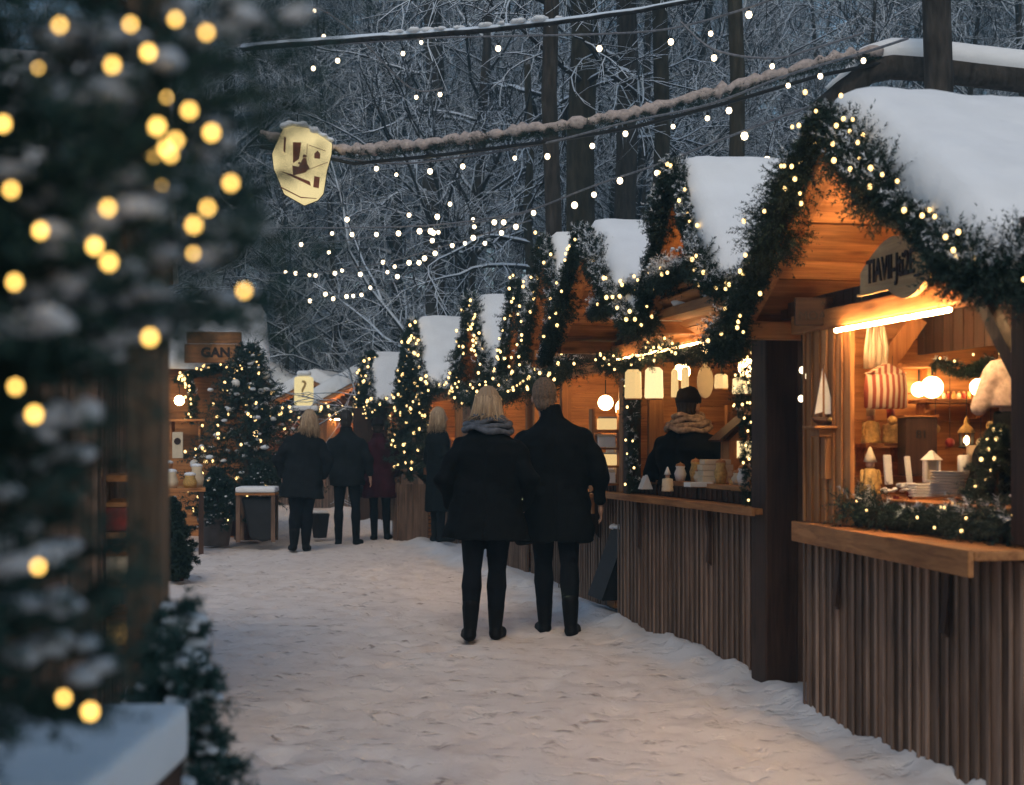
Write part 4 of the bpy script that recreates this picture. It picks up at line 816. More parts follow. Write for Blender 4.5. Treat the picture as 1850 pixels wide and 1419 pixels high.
# bent snow-laden trunk behind the nearest roof
pts=[P(x,y,12.2) for x,y in ((1490,178),(1535,150),(1565,118),(1610,108),(1680,112),(1760,122),(1850,132),(1960,150))]
t=thing('bent_trunk','thick bent trunk with a deep cap of snow arching behind the nearest roof','tree',(pts[0].x,pts[0].y,0),0)
o=Vector((pts[0].x,pts[0].y,0)); MB().tube([Vector((0,.3,-.1)),Vector((-.05,.2,2.))]+[p-o-Vector((0,0,.05)) for p in pts],[.16,.14]+[.11,.12,.12,.12,.12,.12,.12,.11],10).build('trunk',M['bark_trunk'],t,True)
rg=np.random.default_rng(14); mb=MB(); rr=[.03,.07,.10,.12,.125,.125,.125,.12]
mb.tube([p-o+Vector((0,0,.07)) for p in pts],rr,12); mb.remesh('snow_cap',M['snow'],.03,t,4)
# lit lantern sign
t=thing('lantern_sign','glowing cream lantern sign with brown window pictures hanging at the rope end','lantern',P(548,300,12.7),R(6)); s_=12.7/F
sh=[(-55,20),(-36,64),(-18,70),(10,66),(52,40),(50,20),(42,-10),(36,-50),(26,-62),(2,-72),(-34,-52),(-42,-32),(-52,-8)]
mb=MB(); mb.prism([(x*s_,z*s_) for x,z in sh],-.05,.05); mb.build('glass_body',M['lit_sign'],t,bevel=.012)
for nm,pl in (('picture_window',[(-18,40),(-3,40),(-7,10),(-18,2)]),('picture_figure',[(0,12),(6,12),(7,2),(12,-6),(4,-14),(-18,-20),(-19,-2),(-8,-4)]),('picture_lamp',[(20,20),(26,26),(31,20),(30,11),(20,12)]),('picture_door',[(20,-20),(30,-22),(28,-42),(18,-40)]),('picture_bar',[(-42,-12),(-24,-20),(14,-38),(12,-30),(-22,-17)]),('picture_post',[(-34,50),(-30,48),(-32,20),(-35,24)]),('picture_line',[(7,38),(8,38),(7,14),(6,14)]),('picture_line',[(10,36),(40,26),(40,25),(10,35)]),('picture_line',[(10,-8),(44,6),(44,5),(10,-9)]),('picture_line',[(-40,-40),(-4,-58),(24,-60),(24,-61),(-4,-60),(-41,-42)]),('picture_line',[(-14,38),(-12,38),(-13,8),(-15,6)]),('picture_line',[(-8,38),(-7,38),(-10,10),(-11,10)]),('picture_head',[(0,18),(5,18),(6,13),(-1,13)]),('picture_dots',[(-9,4),(-5,5),(-5,1),(-9,1)])):
    mb=MB(); mb.prism([(x*s_,z*s_) for x,z in pl],-.056,-.0525); mb.build(nm,M['brownink'],t)
mb=MB(); mb.tube([(x*s_,-.0,z*s_) for x,z in sh+[sh[0]]],.008,6); mb.build('frame',M['iron'],t); MB().tube([(-.05,0,.33),(-.05,0,.46)],.006,5).build('hook',M['iron'],t)
rg=np.random.default_rng(6); lumps([(x*s_,rg.uniform(-.05,.05),(z+5)*s_) for x,z in ((-34,66),(-24,70),(-14,71),(-4,69),(8,67),(16,62),(26,56),(36,50),(46,44),(0,68),(20,58))],.045,.6,rg).remesh('snow',M['snow_fine'],.015,t,1)
# ------------------------------------------------------------------ slim lit fir on its boarded box, right of the lane
t=thing('planter','tall boarded planter under the slim lit fir','planter',P(742,975,19.9),TH); mb=MB(); boards_v(mb,'x',-.2,-.2,.2,-.05,.78,.1); boards_v(mb,'y',-.2,-.2,.2,-.05,.78,.1); mb.build('boards',M['grey_z'],t); MB().box(-.19,.19,-.19,.19,.0,.74).build('soil',M['dark_x'],t)
fir('slim tall fir covered in dense warm lights, left of the snow roofs',P(742,870,19.9),2.12,.42,100,.026,seed=81,nwh=24,per=10,nl=.06,nw=.009,snow=10)
fir('small snowy fir with lights behind the person in burgundy',P(672,738,25.0)-Vector((0,0,.0)),.98,.34,26,.03,seed=82,nwh=12,per=8,nl=.07,nw=.01,snow=10)
t=thing('fir_stand','dark wooden stand under the small fir behind the person in burgundy','stand',(P(672,738,25).x,25,0),0); MB().box(-.3,.3,-.3,.3,-.05,P(672,738,25).z).build('body',M['dark_z'],t,bevel=.01)
# crates by the planter
for k,(lb,z) in enumerate((('lowest slatted crate of the stack beside the planter',0),('middle slatted crate of the stack beside the planter',.17),('topmost slatted crate of the stack beside the planter',.34))):
    c=P(788,972,20.0); t=thing('slatted_crate',lb,'crate',(c.x,c.y,z),TH,'slatted crates by the planter')
    for q in range(3): MB().box(-.16,.16,-.14,.14,.005+.053*q,.045+.053*q).build('slat',M['wood_x'],t)
    MB().box(-.135,.135,-.115,.115,.01,.15).build('filling',M['dark_x'],t)
# ------------------------------------------------------------------ far end of the lane
S8=stall('far stall facing up the lane with a lit strip and orange side boards',0,0,-1.3,1.3,1.3,2.1,2.75,over=.4,head=1.9,th=.3,seed=31,root=(P(668,0,30).x,30,0),rz=R(78),panels=((.75,1.3),),group='far stalls')
S9=stall('far stall under the lit question-mark box, half hidden by the blonde walker',0,0,-1.4,1.4,1.4,2.1,2.75,over=.4,head=1.9,th=.22,seed=32,root=(P(575,0,31.5).x,31.5,0),rz=R(80),group='far stalls')
S10=stall('farthest left stall behind the lit potted fir with white snow roof',0,0,-1.3,1.3,1.3,2.1,2.95,over=.4,head=1.9,th=.35,seed=33,root=(P(470,0,33).x,33,0),rz=R(86),group='far stalls')
for t,lb,sd in ((S8,'lit garland along the front of the far stall with orange boards',61),(S9,'lit garland along the front of the stall under the question-mark box',62),(S10,'lit garland along the front of the farthest left stall',63)):
    garland(lb,[(-.46,1.3,2.1),(-.46,.5,2.0),(-.46,-.5,1.98),(-.46,-1.3,2.1)],.24,200,36,.034,t.location,t.rotation_euler.z,seed=sd,nl=.08,nw=.01,snow=1.0)
    globe('globe lamp glowing inside the '+lb[len('lit garland along the front of the '):],stall_pt(t,.4,.2,1.6),.08)
t=thing('question_sign','pale glowing box sign with a question mark at the end of the lane','sign',P(549,733,27.5),R(4)); s_=27.5/F
MB().box(-17*s_,17*s_,-.10,.10,0,52*s_).build('box',M['lit_sign'],t,bevel=.05); lettering('?',44*s_,t,Matrix.Translation((0,-.106,28*s_))@FACE_CAM,M['gold']); MB().box(-26*s_,26*s_,-.14,.14,-.10,-.003).build('base',M['snow'],t,bevel=.03); MB().box(-13*s_,13*s_,-.10,.10,52*s_+.002,63*s_).build('snow_cap',M['snow'],t,bevel=.06)
MB().box(-.06,.06,-.06,.06,-P(549,733,27.5).z,-.1).build('post',M['dark_z'],t)
# ------------------------------------------------------------------ left side of the lane
def wall_box(t,x0,x1,y0,y1,z1,mv='grey_z'):
    for nm,ax,c,a,b_,sg in (('side_wall','y',y0,x0,x1,-1),('side_wall','y',y1,x0,x1,1),('front_wall','x',x1,y0,y1,1),('back_wall','x',x0,y0,y1,-1)):
        mb=MB(); boards_v(mb,ax,c,a,b_,-.05,z1,.11,sgn=sg); mb.build(nm,M[mv],t)
# left near hut behind the blurred fir
LB_=thing('market_hut','near left wooden hut of upright brown boards behind the blurred fir','market hut',(-1.64,5.6,0),TH)
wall_box(LB_,-2.2,0,0,2.6,2.3,'grey_z'); mb=MB(); boards_h(mb,'y',0,-2.2,0,2.3,2.4,.1); mb.build('trim',M['dark_x'],LB_)
roof(LB_,1.55,2.28,3.0,-2.4,.25,.15,51,1.3)
t=thing('goods_rack','narrow wooden rack of small goods on the front of the near left hut','shelf',(-1.745,6.02,0),TH)
mb=MB(); mb.box(.0,.02,-.3,.3,.0,1.3); mb.build('back_panel',M['dark_z'],t)
for z in (.45,.72,.92,1.15): MB().box(.022,.14,-.3,.3,z,z+.025).build('shelf',M['wood_y'],t)
for k in range(9):
    z=(.475,.745,.945)[k%3]; b_=thing('ornament_box',('gold','cream','red')[k%3]+' ornament box, %s on its shelf of the hut rack'%('front','middle','back')[k//3],'box',stall_pt(t,.082,-.2+.2*(k//3),z+.001),TH,'goods on the rack')
    MB().box(-.05,.05,-.06,.06,0,.10).build('body',M[('gold','cream','red')[k%3]],b_,bevel=.01); MB().box(-.052,.052,-.062,.062,.101,.118).build('lid',M['wood_x'],b_)
# left stall further down with the hanging sign
LA=thing('market_hut','left wooden hut with a carved sign board behind the lit potted fir','market hut',(-3.84,20.3,0),TH)
wall_box(LA,-2.6,0,0,2.4,2.35,'wood_z')
mb=MB(); boards_h(mb,'y',-.03,-2.6,0.02,.0,2.75,.16); mb.build('side_cladding',M['wood_x'],LA)
roof(LA,1.5,2.4,3.3,-2.8,.35,.16,52,1.2)
t=thing('hut_sign','wooden sign board with dark carved letters on the left hut above the lit fir','sign',P(388,630,19.6),R(4)); s_=19.6/F
MB().box(-54*s_,52*s_,-.03,.03,-26*s_,8*s_).build('board',M['wood_x'],t,bevel=.01); MB().box(-50*s_,48*s_,-.035,.035,9*s_,30*s_).build('cap_board',M['wood_x'],t,bevel=.01); lettering('GAN',24*s_,t,Matrix.Translation((2*s_,-.034,-8*s_))@FACE_CAM,M['ink'],bold=.008)
MB().box(.3,.36,.0,.5,-.1,.0).build('arm',M['dark_x'],t)
garland('lit fir garland hanging below the sign of the left hut',[P(318,690,19.8),P(360,672,19.8),P(400,664,19.8),P(440,668,19.8)],.12,260,18,.022,seed=91,nl=.06,nw=.008,snow=.4)
garland('lit fir garland hanging down the corner of the left hut',[P(338,672,19.7),P(350,720,19.7),P(346,760,19.7)],.11,260,18,.022,seed=92,nl=.06,nw=.008,snow=.4)
globe('glowing lamp under the left hut eave left of the lit fir',P(324,724,19.4),.07)
t=thing('wall_shelf','shelf of lit goods on the side wall of the left hut','shelf',P(335,758,19.7),0); MB().box(-.25,.3,-.15,.15,-.03,0).build('board',M['wood_x'],t); MB().box(-.2,-.17,-.1,.1,-.3,-.031).build('bracket',M['wood_x'],t); MB().box(.2,.23,-.1,.1,-.3,-.031).build('bracket',M['wood_x'],t)
slab('menu_board','tall cream menu board with a dark round emblem left of the lit fir','sign',P(321,828,18.6),.14,.34,.02,M['cream']); MB().lathe([(.001,0),(.045,0),(.045,.004),(.001,.004)],16).build('emblem',M['ink'],bpy.data.objects[[o.name for o in bpy.data.objects if o.name.startswith('menu_board')][-1]],loc=(.0,-.013,.22),rot=(PI/2,0,0))
t=thing('display_table','wooden display table with goods at the left edge of the lane','table',(P(325,0,17.2).x,17.2,0),TH)
MB().box(-.45,.30,-.35,.35,.76,.80).build('table_top',M['wood_x'],t)
for sx_ in(-.4,.25):
    for sy_ in (-.3,.3): MB().box(sx_-.03,sx_+.03,sy_-.03,sy_+.03,-.02,.758).build('leg',M['dark_z'],t)
for k,(x,y,h,c) in enumerate(((-.1,-.2,.2,'cream'),(.12,-.18,.16,'gold'),(.2,.1,.26,'cream'),(-.15,.15,.3,'wood_z'))):
    b_=thing('clay_jar',('tall cream jar at the front of the display table','short gold jar at the front corner of the display table','cream jar at the back corner of the display table','tall brown jar at the back of the display table')[k],'jar',stall_pt(t,x,y,.801),0,'jars on the display table'); MB().lathe([(.001,0),(.07,0),(.09,h*.4),(.06,h*.8),(.07,h),(.055,h),(.001,h*.95)],14).build('body',M[c],b_,True); MB().ell((0,0,h),(.075,.075,.03),10).build('snow',M['snow_fine'],b_,True)
# potted plants
def pot(label,px,py,d,w,h,mat):
    t=thing('plant_pot',label,'plant pot',P(px,py,d),0); MB().lathe([(.001,0),(w*.36,0),(w*.48,h*.88),(w*.52,h*.88),(w*.52,h),(w*.45,h),(w*.43,h*.85),(.001,h*.84)],20).build('pot',M[mat],t,True); return t
M['clay']=plain('grey_clay',(.14,.115,.105),.75,.15,10,.15); M['terra']=plain('dark_terracotta',(.09,.035,.028),.7,.15,10,.1)
fir('big potted fir covered in warm lights in front of the left hut',P(448,905,19.2),2.1,.95,90,.024,seed=83,nwh=17,per=12,nl=.06,nw=.009,snow=46,bauble=6)
pot('dark pot under the big lit potted fir',448,975,19.2,.5,.5,'terra')
pot('grey clay pot at the left edge of the lane holding a snowy bush',390,986,18.3,.46,.36,'clay'); fir('snowy round bush growing in the grey clay pot',P(392,950,18.3),.72,.42,6,.018,seed=84,nwh=10,per=10,nl=.06,nw=.009,snow=60,name='potted_bush',cat='bush')
pot('dark terracotta pot between the clay pot and the snowy table',428,968,18.8,.3,.28,'terra')
pot('low dark pot in the shadow of the post at the lane edge',308,1052,13.6,.34,.24,'terra'); fir('low snow-covered conifer bush right beside the brown post',P(312,1020,13.6),.62,.24,0,.01,seed=85,nwh=12,per=11,nl=.05,nw=.007,snow=70,name='potted_bush',cat='bush')
fir('trailing evergreen in front of the low conifer bush beside the post',P(322,1046,13.3),.42,.12,0,.01,seed=86,nwh=10,per=9,nl=.05,nw=.007,snow=16,name='potted_bush',cat='bush')
fir('snowy shrub behind the snow-covered table',P(470,884,18.6),.34,.34,3,.018,seed=87,nwh=6,per=10,nl=.06,nw=.009,snow=46,name='potted_bush',cat='bush')
t=thing('snowy_table','small table with a slab of snow on top and dark cloth hanging from it','table',P(466,978,18.0),R(4)); s_=18.0/F
MB().box(-36*s_,34*s_,-.25,.25,84*s_,88*s_).build('table_top',M['wood_x'],t); mb=MB(); mb.box(-36*s_,35*s_,-.26,.26,88*s_+.002,99*s_); mb.remesh('snow',M['snow'],.018,t,4)
for sx_ in(-32,30):
    for sy_ in(-.2,.2): MB().box(sx_*s_-.025,sx_*s_+.025,sy_-.025,sy_+.025,0,84*s_-.002).build('leg',M['grey_z'],t)
mb=MB(); mb.prism([(-28*s_,80*s_),(30*s_,80*s_),(32*s_,4*s_),(10*s_,0),(-12*s_,6*s_)],-.16,.16); mb.build('cloth',M['black'],t,bevel=.03)
t=thing('litter_bin','dark bin with snow on its lid beside the dark-coated man','bin',P(578,972,19.4),0); s_=19.4/F
MB().loft([(0,0,0,12*s_,.1),(0,0,40*s_,17*s_,.14)],4).build('body',M['black'],t); MB().loft([(0,0,40*s_+.001,18*s_,.15),(0,0,44*s_,17*s_,.14)],4).build('lid',M['black'],t); lumps([(x,0,46*s_) for x in np.linspace(-.08,.08,6)],.06,.4,rg).remesh('snow',M['snow_fine'],.015,t,1)
# ------------------------------------------------------------------ foreground left: post, snow-covered stand, near fir
t=thing('timber_post','blurred brown square post in the left foreground','post',P(268,HY+CZ*F/3.0,3.0)-Vector((0,0,.05)),R(3)); MB().box(-.037,.037,-.045,.045,0,2.62).build('post',M['post_z'],t,bevel=.006); MB().bar((0,0,2.2),(-.5,0,2.6),.06,.06).build('brace',M['dark_z'],t)
CN=thing('shade_canopy','added out-of-view slatted canopy shading the left foreground, carried by the brown post','canopy',(P(268,0,3).x-.1,3.1,2.57),TH)  # unseen canopy added to keep sun off the near fir
mb=MB()
for k in range(14): mb.box(-2.4+.18*k,-2.4+.18*k+.135,-3.6,.12,.0,.03)
mb.build('shade_slats',M['dark_y'],CN); MB().box(-2.4,.12,-3.55,-3.45,-.10,-.003).build('beam',M['dark_x'],CN); MB().box(-2.4,.12,-.05,.05,-.08,-.003).build('beam',M['dark_x'],CN)
mb=MB(); boards_v(mb,'y',-3.5,-2.4,-.05,-2.6,-.1,.14); mb.build('back_wall',M['dark_z'],CN)  # added unseen wall that stops sun passing under the canopy
t=thing('snowy_stand','broad stand buried in smooth snow at the bottom left corner','table',P(60,1330,2.25),0)
mb=MB(); mb.box(-1.1,.18,-.32,.30,-.10,-.0); mb.remesh('snow',M['snow'],.02,t,8); MB().box(-1.12,.165,-.32,.30,-.15,-.112).build('table_top',M['dark_x'],t)
for x in (-1.0,.07):
    for y in (-.26,.24): MB().box(x-.04,x+.04,y-.04,y+.04,-P(60,1330,2.25).z-.02,-.152).build('leg',M['dark_z'],t)
# near fir: a slim tree with its stem just left of the view
NF=thing('fir_tree','large dark blurred fir with snow and round warm lights in the left foreground','christmas tree',(-.62,1.32,.0)); o=Vector(NF.location)
rg=np.random.default_rng(99); MB().tube([(0,0,0),(0,0,1.2),(0,0,2.35)],[.06,.045,.012],10).build('trunk',M['twig'],NF,True)
ends=[(585,38,1.2),(505,105,1.3),(470,160,1.15),(500,205,1.35),(470,262,1.2),(500,318,1.4),(460,352,1.25),(505,420,1.3),(480,470,1.2),(510,545,1.3),(440,560,1.25),(420,575,1.45),(330,545,1.2),(215,660,1.3),(190,770,1.2),(150,840,1.3),(120,930,1.25),(170,1000,1.4),(190,1060,1.3),(190,1120,1.2),(200,1170,1.35),(190,1230,1.3),(205,1270,1.3),(120,1010,1.15),(60,900,1.2),(250,500,1.15),(380,300,1.12),(360,120,1.15),(300,380,1.1),(420,30,1.3),(300,200,1.15),(200,300,1.1),(150,450,1.1),(260,80,1.2),(100,600,1.12),(120,180,1.12)]
A=[];D=[];L=[];SN=[]
for px,py,d in ends:
    e=P(px,py,d)-o; a=Vector((0,0,e.z-.02-rg.uniform(-.02,.1))); v=e-a; A.append(a);D.append(v.normalized());L.append(v.length)
for k in range(340):
    z=rg.uniform(.35,2.2); z=z+.25 if .82<z<1.05 else z; a=rg.uniform(0,2*PI); ln=rg.uniform(.6,1.05)*(.42-.10*z/2.2)*(.5 if z<1.42 else 1); A.append(Vector((0,0,z)));D.append(Vector((math.cos(a),math.sin(a),rg.uniform(-.35,.1))).normalized());L.append(ln)
A=np.array([list(a) for a in A]);D=norm(np.array([list(d) for d in D]));L=np.array(L)
n=len(A); sp=26; tt=rg.uniform(.2,1,(n,sp)); B=A[:,None]+D[:,None]*(L[:,None]*tt)[...,None]; sd=rg.normal(0,.55,(n,sp,3)); sd[...,2]*=.75; sd=norm(D[:,None]+sd)
V=needles(B.reshape(-1,3),sd.reshape(-1,3),np.full(n*sp,.075),40,.018,.0026,rg); V2=needles(A,D,L,160,.018,.0019,rg)
link('foliage',np_mesh('foliage',np.concatenate([V,V2]),3,[M['needle_near']]),NF)
pts=[]
for j in list(range(len(ends)))*2+list(rg.integers(0,n,20)):
    u0=rg.uniform(.45,.85)
    for q in range(7): pts.append(A[j]+D[j]*L[j]*(u0+.03*q)+np.array([rg.normal(0,.008),rg.normal(0,.008),.012+rg.normal(0,.003)]))
pts=[p for p in pts if p[2]>1.08]
tag(lumps(pts,.013,.55,rg).build('snow',M['snow_fine'],NF,True),kind='stuff')
fir('small blurred snowy fir standing just behind the brown foreground post',(at_x(322,2.75),2.75,0),.98,.26,0,.01,seed=101,nwh=17,per=9,nl=.03,nw=.003,snow=80,name='fir_tree',cat='small tree',spr=11,mat_='needle_near',lump=.075)
lights=[(108,46),(236,44),(317,35),(373,59),(268,95),(203,118),(342,200),(5,224),(284,229),(382,240),(317,254),(308,280),(299,268),(20,343),(417,331),(195,376),(375,376),(73,417),(350,407),(171,445),(197,474),(26,510),(441,526),(271,610),(28,699),(62,749),(69,1024),(115,1261),(163,1286)]
bulbs(NF,[P(x,y,1.0+.012*((i*7)%5))-o for i,(x,y) in enumerate(lights)],.0028,'bulb_big')
bulbs(NF,[P(x,y,1.10+.03*(i%3))-o for i,(x,y) in enumerate([(69,123),(301,176),(292,335),(349,458),(118,181),(277,283)])],.0018,'bulb_big')
# ------------------------------------------------------------------ people
def cloth(name,col,var=.3,bump=.35,sc_=9.):
    m=plain(name,col,.85,var,sc_,bump,bscale=14,spec=.08); return m
M['coat_black']=cloth('black_coat',(.0045,.0055,.0065)); M['coat_charcoal']=cloth('charcoal_coat',(.009,.0105,.012)); M['coat_wine']=cloth('burgundy_coat',(.035,.006,.012))
M['trouser']=cloth('dark_trousers',(.006,.007,.010)); M['boot']=plain('black_boot',(.004,.004,.005),.65,.2,20,spec=.12)
M['scarf_grey']=cloth('grey_scarf',(.10,.11,.13),.4,.6,30); M['scarf_beige']=cloth('beige_scarf',(.32,.22,.15),.5,.6,30); M['hat_pale']=cloth('pale_knit_hat',(.46,.36,.30),.3,.5,40); M['hat_dark']=cloth('dark_knit_hat',(.012,.010,.011))
M['hair_blond']=island_mat('blond_hair',(.20,.125,.07),(.50,.36,.22),.5); M['hair_grey']=plain('grey_brown_hair',(.14,.095,.065),.6,.45,70,.5); M['hair_dark']=plain('dark_hair',(.02,.014,.01),.5,.3,40)
def person(label,x,y,H,face=0,coat='coat_black',hem=.72,flare=.05,wide=1.,hair='short',hairmat='hair_grey',scarf=None,hat=None,arms='down',stance=.09,step=.0,collar=.06,vox=.012,legw=1.,lean=0,bag=False,base=None,depth=1.,hx=0):
    k=H/1.75; t=thing('person',label,'person',(x,y,gz(x,y) if base is None else base),face)
    G=MB()
    sh=.175*wide
    if arms=='pocket': el=(.275*wide,-.04,1.12); wr=(.225*wide,.10,.91)
    elif arms=='fold': el=(.27*wide,.02,1.14); wr=(.13*wide,.24,1.08)
    else: el=(.255*wide,-.03,1.13); wr=(.265*wide,.04,.90)
    sp=lambda p,s:(p[0]*s,p[1],p[2])
    # body: head, neck, trunk, arms, hands with fingers, one closed surface
    hc=Vector((hx,.015+lean*.12,1.625)); b=MB()
    b.ell(hc+Vector((0,-.008,.02)),(.077,.096,.105),20); b.ell(hc+Vector((0,.045,-.055)),(.052,.055,.06),14)
    b.caps((hx*.4,-.012,1.44),(hx*.9,.0,1.56),.062,.056); b.caps(hc+Vector((0,.098,.01)),hc+Vector((0,.112,-.028)),.011,.016,8)
    for s in(-1,1): b.ell(hc+Vector((s*.078,-.005,-.01)),(.012,.024,.034),8); b.ell(hc+Vector((s*.033,.078,.022)),(.018,.012,.011),8)
    b.ell(hc+Vector((0,.09,-.062)),(.026,.012,.009),8)
    b.loft([(0,0,.80,.12,.08),(0,0,.95,.15,.10),(0,0,1.15,.135,.09),(0,0,1.33,.15*wide,.09),(0,0,1.42,.09,.065),(0,0,1.47,.06,.055)],18)
    for s in(-1,1):
        w=Vector(sp(wr,s)); e=Vector(sp(el,s)); b.caps((s*sh*.8,0,1.34),e,.042,.036); b.caps(e,w,.037,.026)
        hd=(w-e).normalized(); pm=w+hd*.05; b.ell(pm,(.020,.036,.048),10)
        for q,(off,ln) in enumerate(((-.027,.062),(-.009,.072),(.009,.068),(.026,.052))):
            a=pm+Vector((0,off,0))+hd*.035; m_=a+hd*ln*.55; b.caps(a,m_,.009,.0085,8); b.caps(m_,m_+hd*ln*.4+Vector((-s*.018,0,0)),.0085,.007,8)
        a=pm+Vector((0,.03,0))-hd*.02; b.caps(a,a+Vector((-s*.008,.026,0))+hd*.035,.011,.009,8)
    sc3=lambda me: me.transform(Matrix.Scale(k,4))
    b.remesh('body',M['skin'],vox*.75,t,2,sc3)
    # trousers and boots
    tr=MB(); tr.loft([(0,-.0,1.02,.14,.10),(0,0,.92,.165,.115),(0,0,.82,.14,.105)],18)
    bo=MB()
    for s in(-1,1):
        st=step*s; hp=(s*.085,0,.86); kn=(s*stance*1.02,st*.5+.015,.50); an=(s*stance*1.02,st,.10)
        cf=Vector(kn).lerp(Vector(an),.32)+Vector((0,-.018,0)); tr.caps(hp,kn,.094*legw,.060*legw); tr.caps(kn,cf,.057*legw,.066*legw); tr.caps(cf,an,.064*legw,.043*legw)
        ax=an[0]; bo.caps((ax,st-.012,.24),(ax,st-.01,.08),.056*legw,.047); bo.caps((ax,st-.025,.05),(ax+s*.035,st+.15,.042),.048,.040); bo.ell((ax+s*.004,st-.03,.035),(.047,.055,.036),12); bo.ell((ax+s*.026,st+.11,.03),(.050,.085,.03),12)
    tr.remesh('trousers',M['trouser'],vox,t,3,sc3); bo.remesh('boots',M['boot'],vox,t,2,sc3)
    # coat
    c=MB(); z0=hem; W=wide; dd=depth
    c.loft([(0,0,z0,.205*W+flare,.155*dd+flare*.6),(0,0,z0+.10,.20*W+flare*.75,.155*dd+flare*.4),(0,0,max(.98,z0+.15),.195*W+flare*.3,.145*dd),(0,0,1.16,.195*W,.14*dd),(0,-.01,1.30,.215*W,.15*dd),(0,-.01,1.37,.195*W,.135*dd),(0,-.005,1.43,.125*W,.108),(hx*.3,0,1.48,.085,.085),(hx*.6,.0,1.485+collar,.078,.082)],28)
    for s in(-1,1):
        e=Vector(sp(el,s)); w=Vector(sp(wr,s)); c.caps((s*sh*.92,0,1.325),e,.078*W**.5,.064*W**.5); c.caps(e,e.lerp(w,.88),.064*W**.5,.048)
    ph=random.uniform(0,9)
    def wr_(me):
        n=len(me.vertices); co=np.empty(n*3,np.float32); me.vertices.foreach_get('co',co); co=co.reshape(-1,3); no=np.empty(n*3,np.float32); me.vertices.foreach_get('normal',no); no=no.reshape(-1,3)
        X,Y,Z=co.T.astype(float); f=.011*fbm(X*1.0+ph,Z+Y*.7,2.2,3,3)+.006*np.sin(Z*38+6*X+3*Y+ph)*np.clip((np.abs(X)-.14)/.1,0,1)+.008*np.sin(np.arctan2(Y,X)*7+ph)*np.clip((1.0-Z)/.4,0,1)-.007*np.exp(-(X/.007)**2)*(Y<0)-.006*np.exp(-((Z-1.02)/.008)**2)*(np.abs(X)>.07)*(np.abs(X)<.17)*(Y<0)+.009*np.sin(Z*22+X*9)*np.exp(-((Z-1.08)/.12)**2)
        co+=(no*f[:,None]).astype(np.float32); me.vertices.foreach_set('co',co.reshape(-1)); me.transform(Matrix.Scale(k,4))
    c.remesh('coat',M[coat],vox,t,9,wr_)
    # hair
    r2=np.random.default_rng(int(abs(x)*1000)%997+3); hm=M[hairmat]; hcs=hc*k
    if hair in('short','long'):
        h=MB(); h.ell(hc+Vector((0,-.018,.030)),(.084,.098,.108),18); h.ell(hc+Vector((0,-.04,-.04)),(.070,.068,.065),14)
        def hx_(me):
            n=len(me.vertices); co=np.empty(n*3,np.float32); me.vertices.foreach_get('co',co); co=co.reshape(-1,3); d=co-np.array(list(hc)); X,Y,Z=co.T.astype(float)
            co+= (d/np.maximum(np.linalg.norm(d,axis=1,keepdims=True),1e-6)*(.004*np.sin(np.arctan2(d[:,0],-d[:,1])*22+Z*9))[:,None]).astype(np.float32); me.vertices.foreach_set('co',co.reshape(-1)); me.transform(Matrix.Scale(k,4))
        ho=h.remesh('hair',hm,vox*.7,t,2,hx_)
    if hair=='long':
        mb=MB()
        for i in range(330):
            a=r2.uniform(-2.3,2.3); u=r2.uniform(0,1); top_=hc+Vector((.03*math.sin(a),-.02-.03*math.cos(a),.13-.02*u)); mid=hc+Vector((.088*math.sin(a),-.018-.098*math.cos(a),.03+.03*u)); low=hc+Vector((.098*math.sin(a)+r2.normal(0,.008),-.02-.104*math.cos(a)+r2.normal(0,.008),-.07)); end=hc+Vector((.115*math.sin(a)+r2.normal(0,.02),-.03-.108*math.cos(a)+r2.normal(0,.012),(-.125-.11*r2.uniform(0,1)) if scarf is None else -.085-.03*r2.uniform(0,1)))
            mb.tube([p*k for p in (top_,mid,low,end)],[.003*k,.0055*k,.005*k,.0015*k],4)
        mb.build('strands',hm,ho,True)
    if scarf:
        mb=MB()
        for q in range(4):
            rr=.150-.018*q+.008*(q%2); zc=1.452+.030*q; pts=[(hx*.6+rr*math.cos(a)*1.08,.005+rr*math.sin(a),zc+.012*math.sin(a*2+q*1.7)+.008*math.sin(5*a+q)) for a in np.linspace(0,2*PI,25)]
            mb.tube(pts,[.021+.005*math.sin(i*1.1+q) for i in range(25)],8)
        o_=mb.build('scarf',M[scarf],t,True); o_.scale=(k,k,k)
    if hat=='beanie':
        mb=MB(); mb.loft([(hc.x,hc.y-.01,hc.z+.02,.090,.108),(hc.x,hc.y-.01,hc.z+.055,.094,.111),(hc.x,hc.y-.01,hc.z+.058,.090,.106),(hc.x,hc.y-.012,hc.z+.10,.080,.095),(hc.x,hc.y-.015,hc.z+.135,.05,.06),(hc.x,hc.y-.015,hc.z+.148,.01,.012)],20); o_=mb.build('hat',M['hat_dark'],t,True); o_.scale=(k,k,k)
    if hat=='slouch':
        mb=MB(); mb.loft([(hc.x,hc.y-.02,hc.z-.06,.082,.098),(hc.x,hc.y-.01,hc.z-.01,.092,.110),(hc.x,hc.y-.0,hc.z+.05,.096,.116),(hc.x,hc.y-.02,hc.z+.11,.092,.112),(hc.x,hc.y-.04,hc.z+.155,.07,.085),(hc.x,hc.y-.05,hc.z+.165,.01,.012)],20); mb.caps(hc+Vector((-.02,-.09,.09)),hc+Vector((-.06,-.15,-.06)),.062,.042,12); o_=mb.remesh('hat',M['hat_pale'],.01,t,4); o_.scale=(k,k,k)
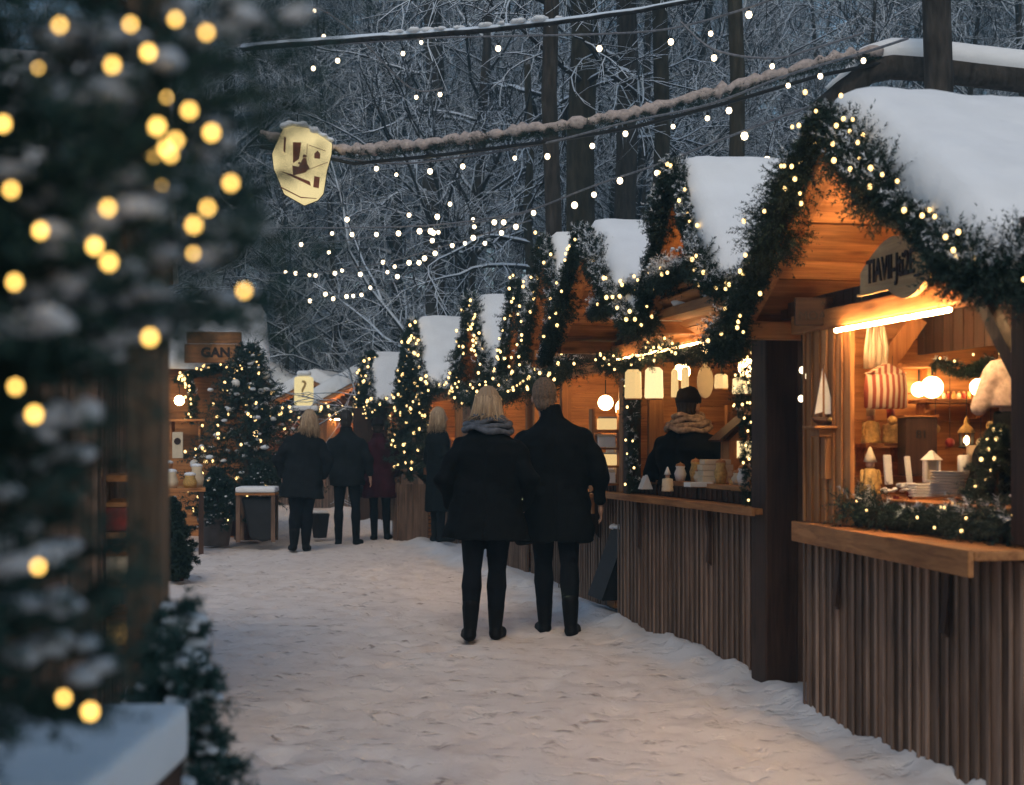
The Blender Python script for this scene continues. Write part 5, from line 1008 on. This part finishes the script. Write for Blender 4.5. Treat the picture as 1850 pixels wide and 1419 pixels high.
    if bag:
        g_=thing('handbag','small dark handbag hanging at the side of the person in burgundy','bag',t.matrix_basis@Vector((-.27*k,.02,.62*k)),face); MB().loft([(0,0,0,.09,.045),(0,0,.14,.08,.04),(0,0,.16,.06,.02)],12).build('pouch',M['boot'],g_,True); MB().tube([(-.06,0,.15),(-.03,0,.30),(.03,0,.30),(.06,0,.15)],.007,6).build('strap',M['boot'],g_,True)
    return t
def at_(px,d): return (px-CX)*d/F
p1=person('blonde woman in a black flared coat and grey scarf walking close beside the tall man',at_(872,9.55),9.55,1.70,R(-2),hem=.70,flare=.085,wide=1.10,hair='long',hairmat='hair_blond',scarf='scarf_grey',arms='pocket',stance=.082,step=.07,vox=.009,legw=1.12,depth=1.05,hx=-.012)
p2=person('tall man in a black coat with turned-up collar walking beside the blonde woman',at_(1008,9.98),9.98,1.81,R(-1),hem=.64,flare=.03,wide=1.17,hair='short',hairmat='hair_grey',arms='down',stance=.085,step=-.08,collar=.085,vox=.009,legw=1.08,depth=1.05,hx=-.055)
p3=person('blonde walker in a long dark coat leaning toward the dark-coated man ahead',at_(541,17.4),17.4,1.74,R(6),coat='coat_charcoal',hem=.66,flare=.05,wide=1.12,hair='long',hairmat='hair_blond',arms='pocket',stance=.07,step=.05,legw=1.25,collar=.02,hx=.05)
p4=person('dark-haired man in a short dark jacket walking in the middle of the lane',at_(628,18.9),18.9,1.80,R(-3),coat='coat_charcoal',hem=.78,flare=.01,wide=1.12,hair='short',hairmat='hair_dark',arms='down',stance=.105,step=.04)
p5=person('person in a burgundy coat with a dark hood walking farthest ahead',at_(688,19.8),19.8,1.70,R(2),coat='coat_wine',hem=.62,flare=.05,wide=1.05,hair='short',hairmat='hair_dark',arms='pocket',stance=.085,step=.03,bag=True,hat='beanie')
p6=person('person in a long dark coat turned toward the stalls left of the blonde woman',at_(792,18.4),18.4,1.74,R(-60),coat='coat_black',hem=.40,flare=.02,wide=1.0,hair='long',hairmat='hair_blond',arms='down',stance=.08)
p7=person('shopper in a dark jacket, dark cap and beige striped scarf leaning over the second counter',at_(1243,9.75),9.75,1.63,R(-35),coat='coat_black',hem=.80,flare=.0,wide=1.18,hair='short',hairmat='hair_dark',scarf='scarf_beige',hat='beanie',arms='fold',base=.06,vox=.011,depth=1.15)
p8=person('second figure in a dark cap behind the little wooden house at the second stall',at_(1352,9.55),9.55,1.60,R(-150),coat='coat_black',hem=.85,wide=.95,hair='short',hairmat='hair_dark',hat='beanie',arms='fold',base=.06)
p9=person('seller in a pale slouching knit hat at the right edge of the nearest stall',at_(1828,5.9),5.9,1.56,R(-70),coat='coat_black',hem=.85,wide=1.0,hair='none',hairmat='hair_dark',hat='slouch',arms='fold',base=.06,vox=.011)
p1.rotation_euler=(R(-1),R(1.6),R(-2)); p2.rotation_euler=(R(-1),R(-1.3),R(-1))
p3.rotation_euler=(R(-2),R(2.5),R(8)); p5.rotation_euler=(0,R(-1.5),R(2)); p4.rotation_euler=(R(-1),R(-.8),R(-3))
# ------------------------------------------------------------------ cold evening air between the market and the woods
hz=bpy.data.materials.new('cold_air'); hz.use_nodes=True; nt=hz.node_tree; nt.nodes.remove(nt.nodes['Principled BSDF']); pv=nt.nodes.new('ShaderNodeVolumePrincipled')
pv.inputs['Color'].default_value=(.44,.80,.97,1); pv.inputs['Density'].default_value=HAZE; pv.inputs['Anisotropy'].default_value=.1
nt.links.new(pv.outputs[0],nt.nodes['Material Output'].inputs['Volume'])
o=MB().box(-130,130,-45,205,-2,60).build('haze',hz); tag(o,'thin cold blue air over the market and woods',kind='stuff')
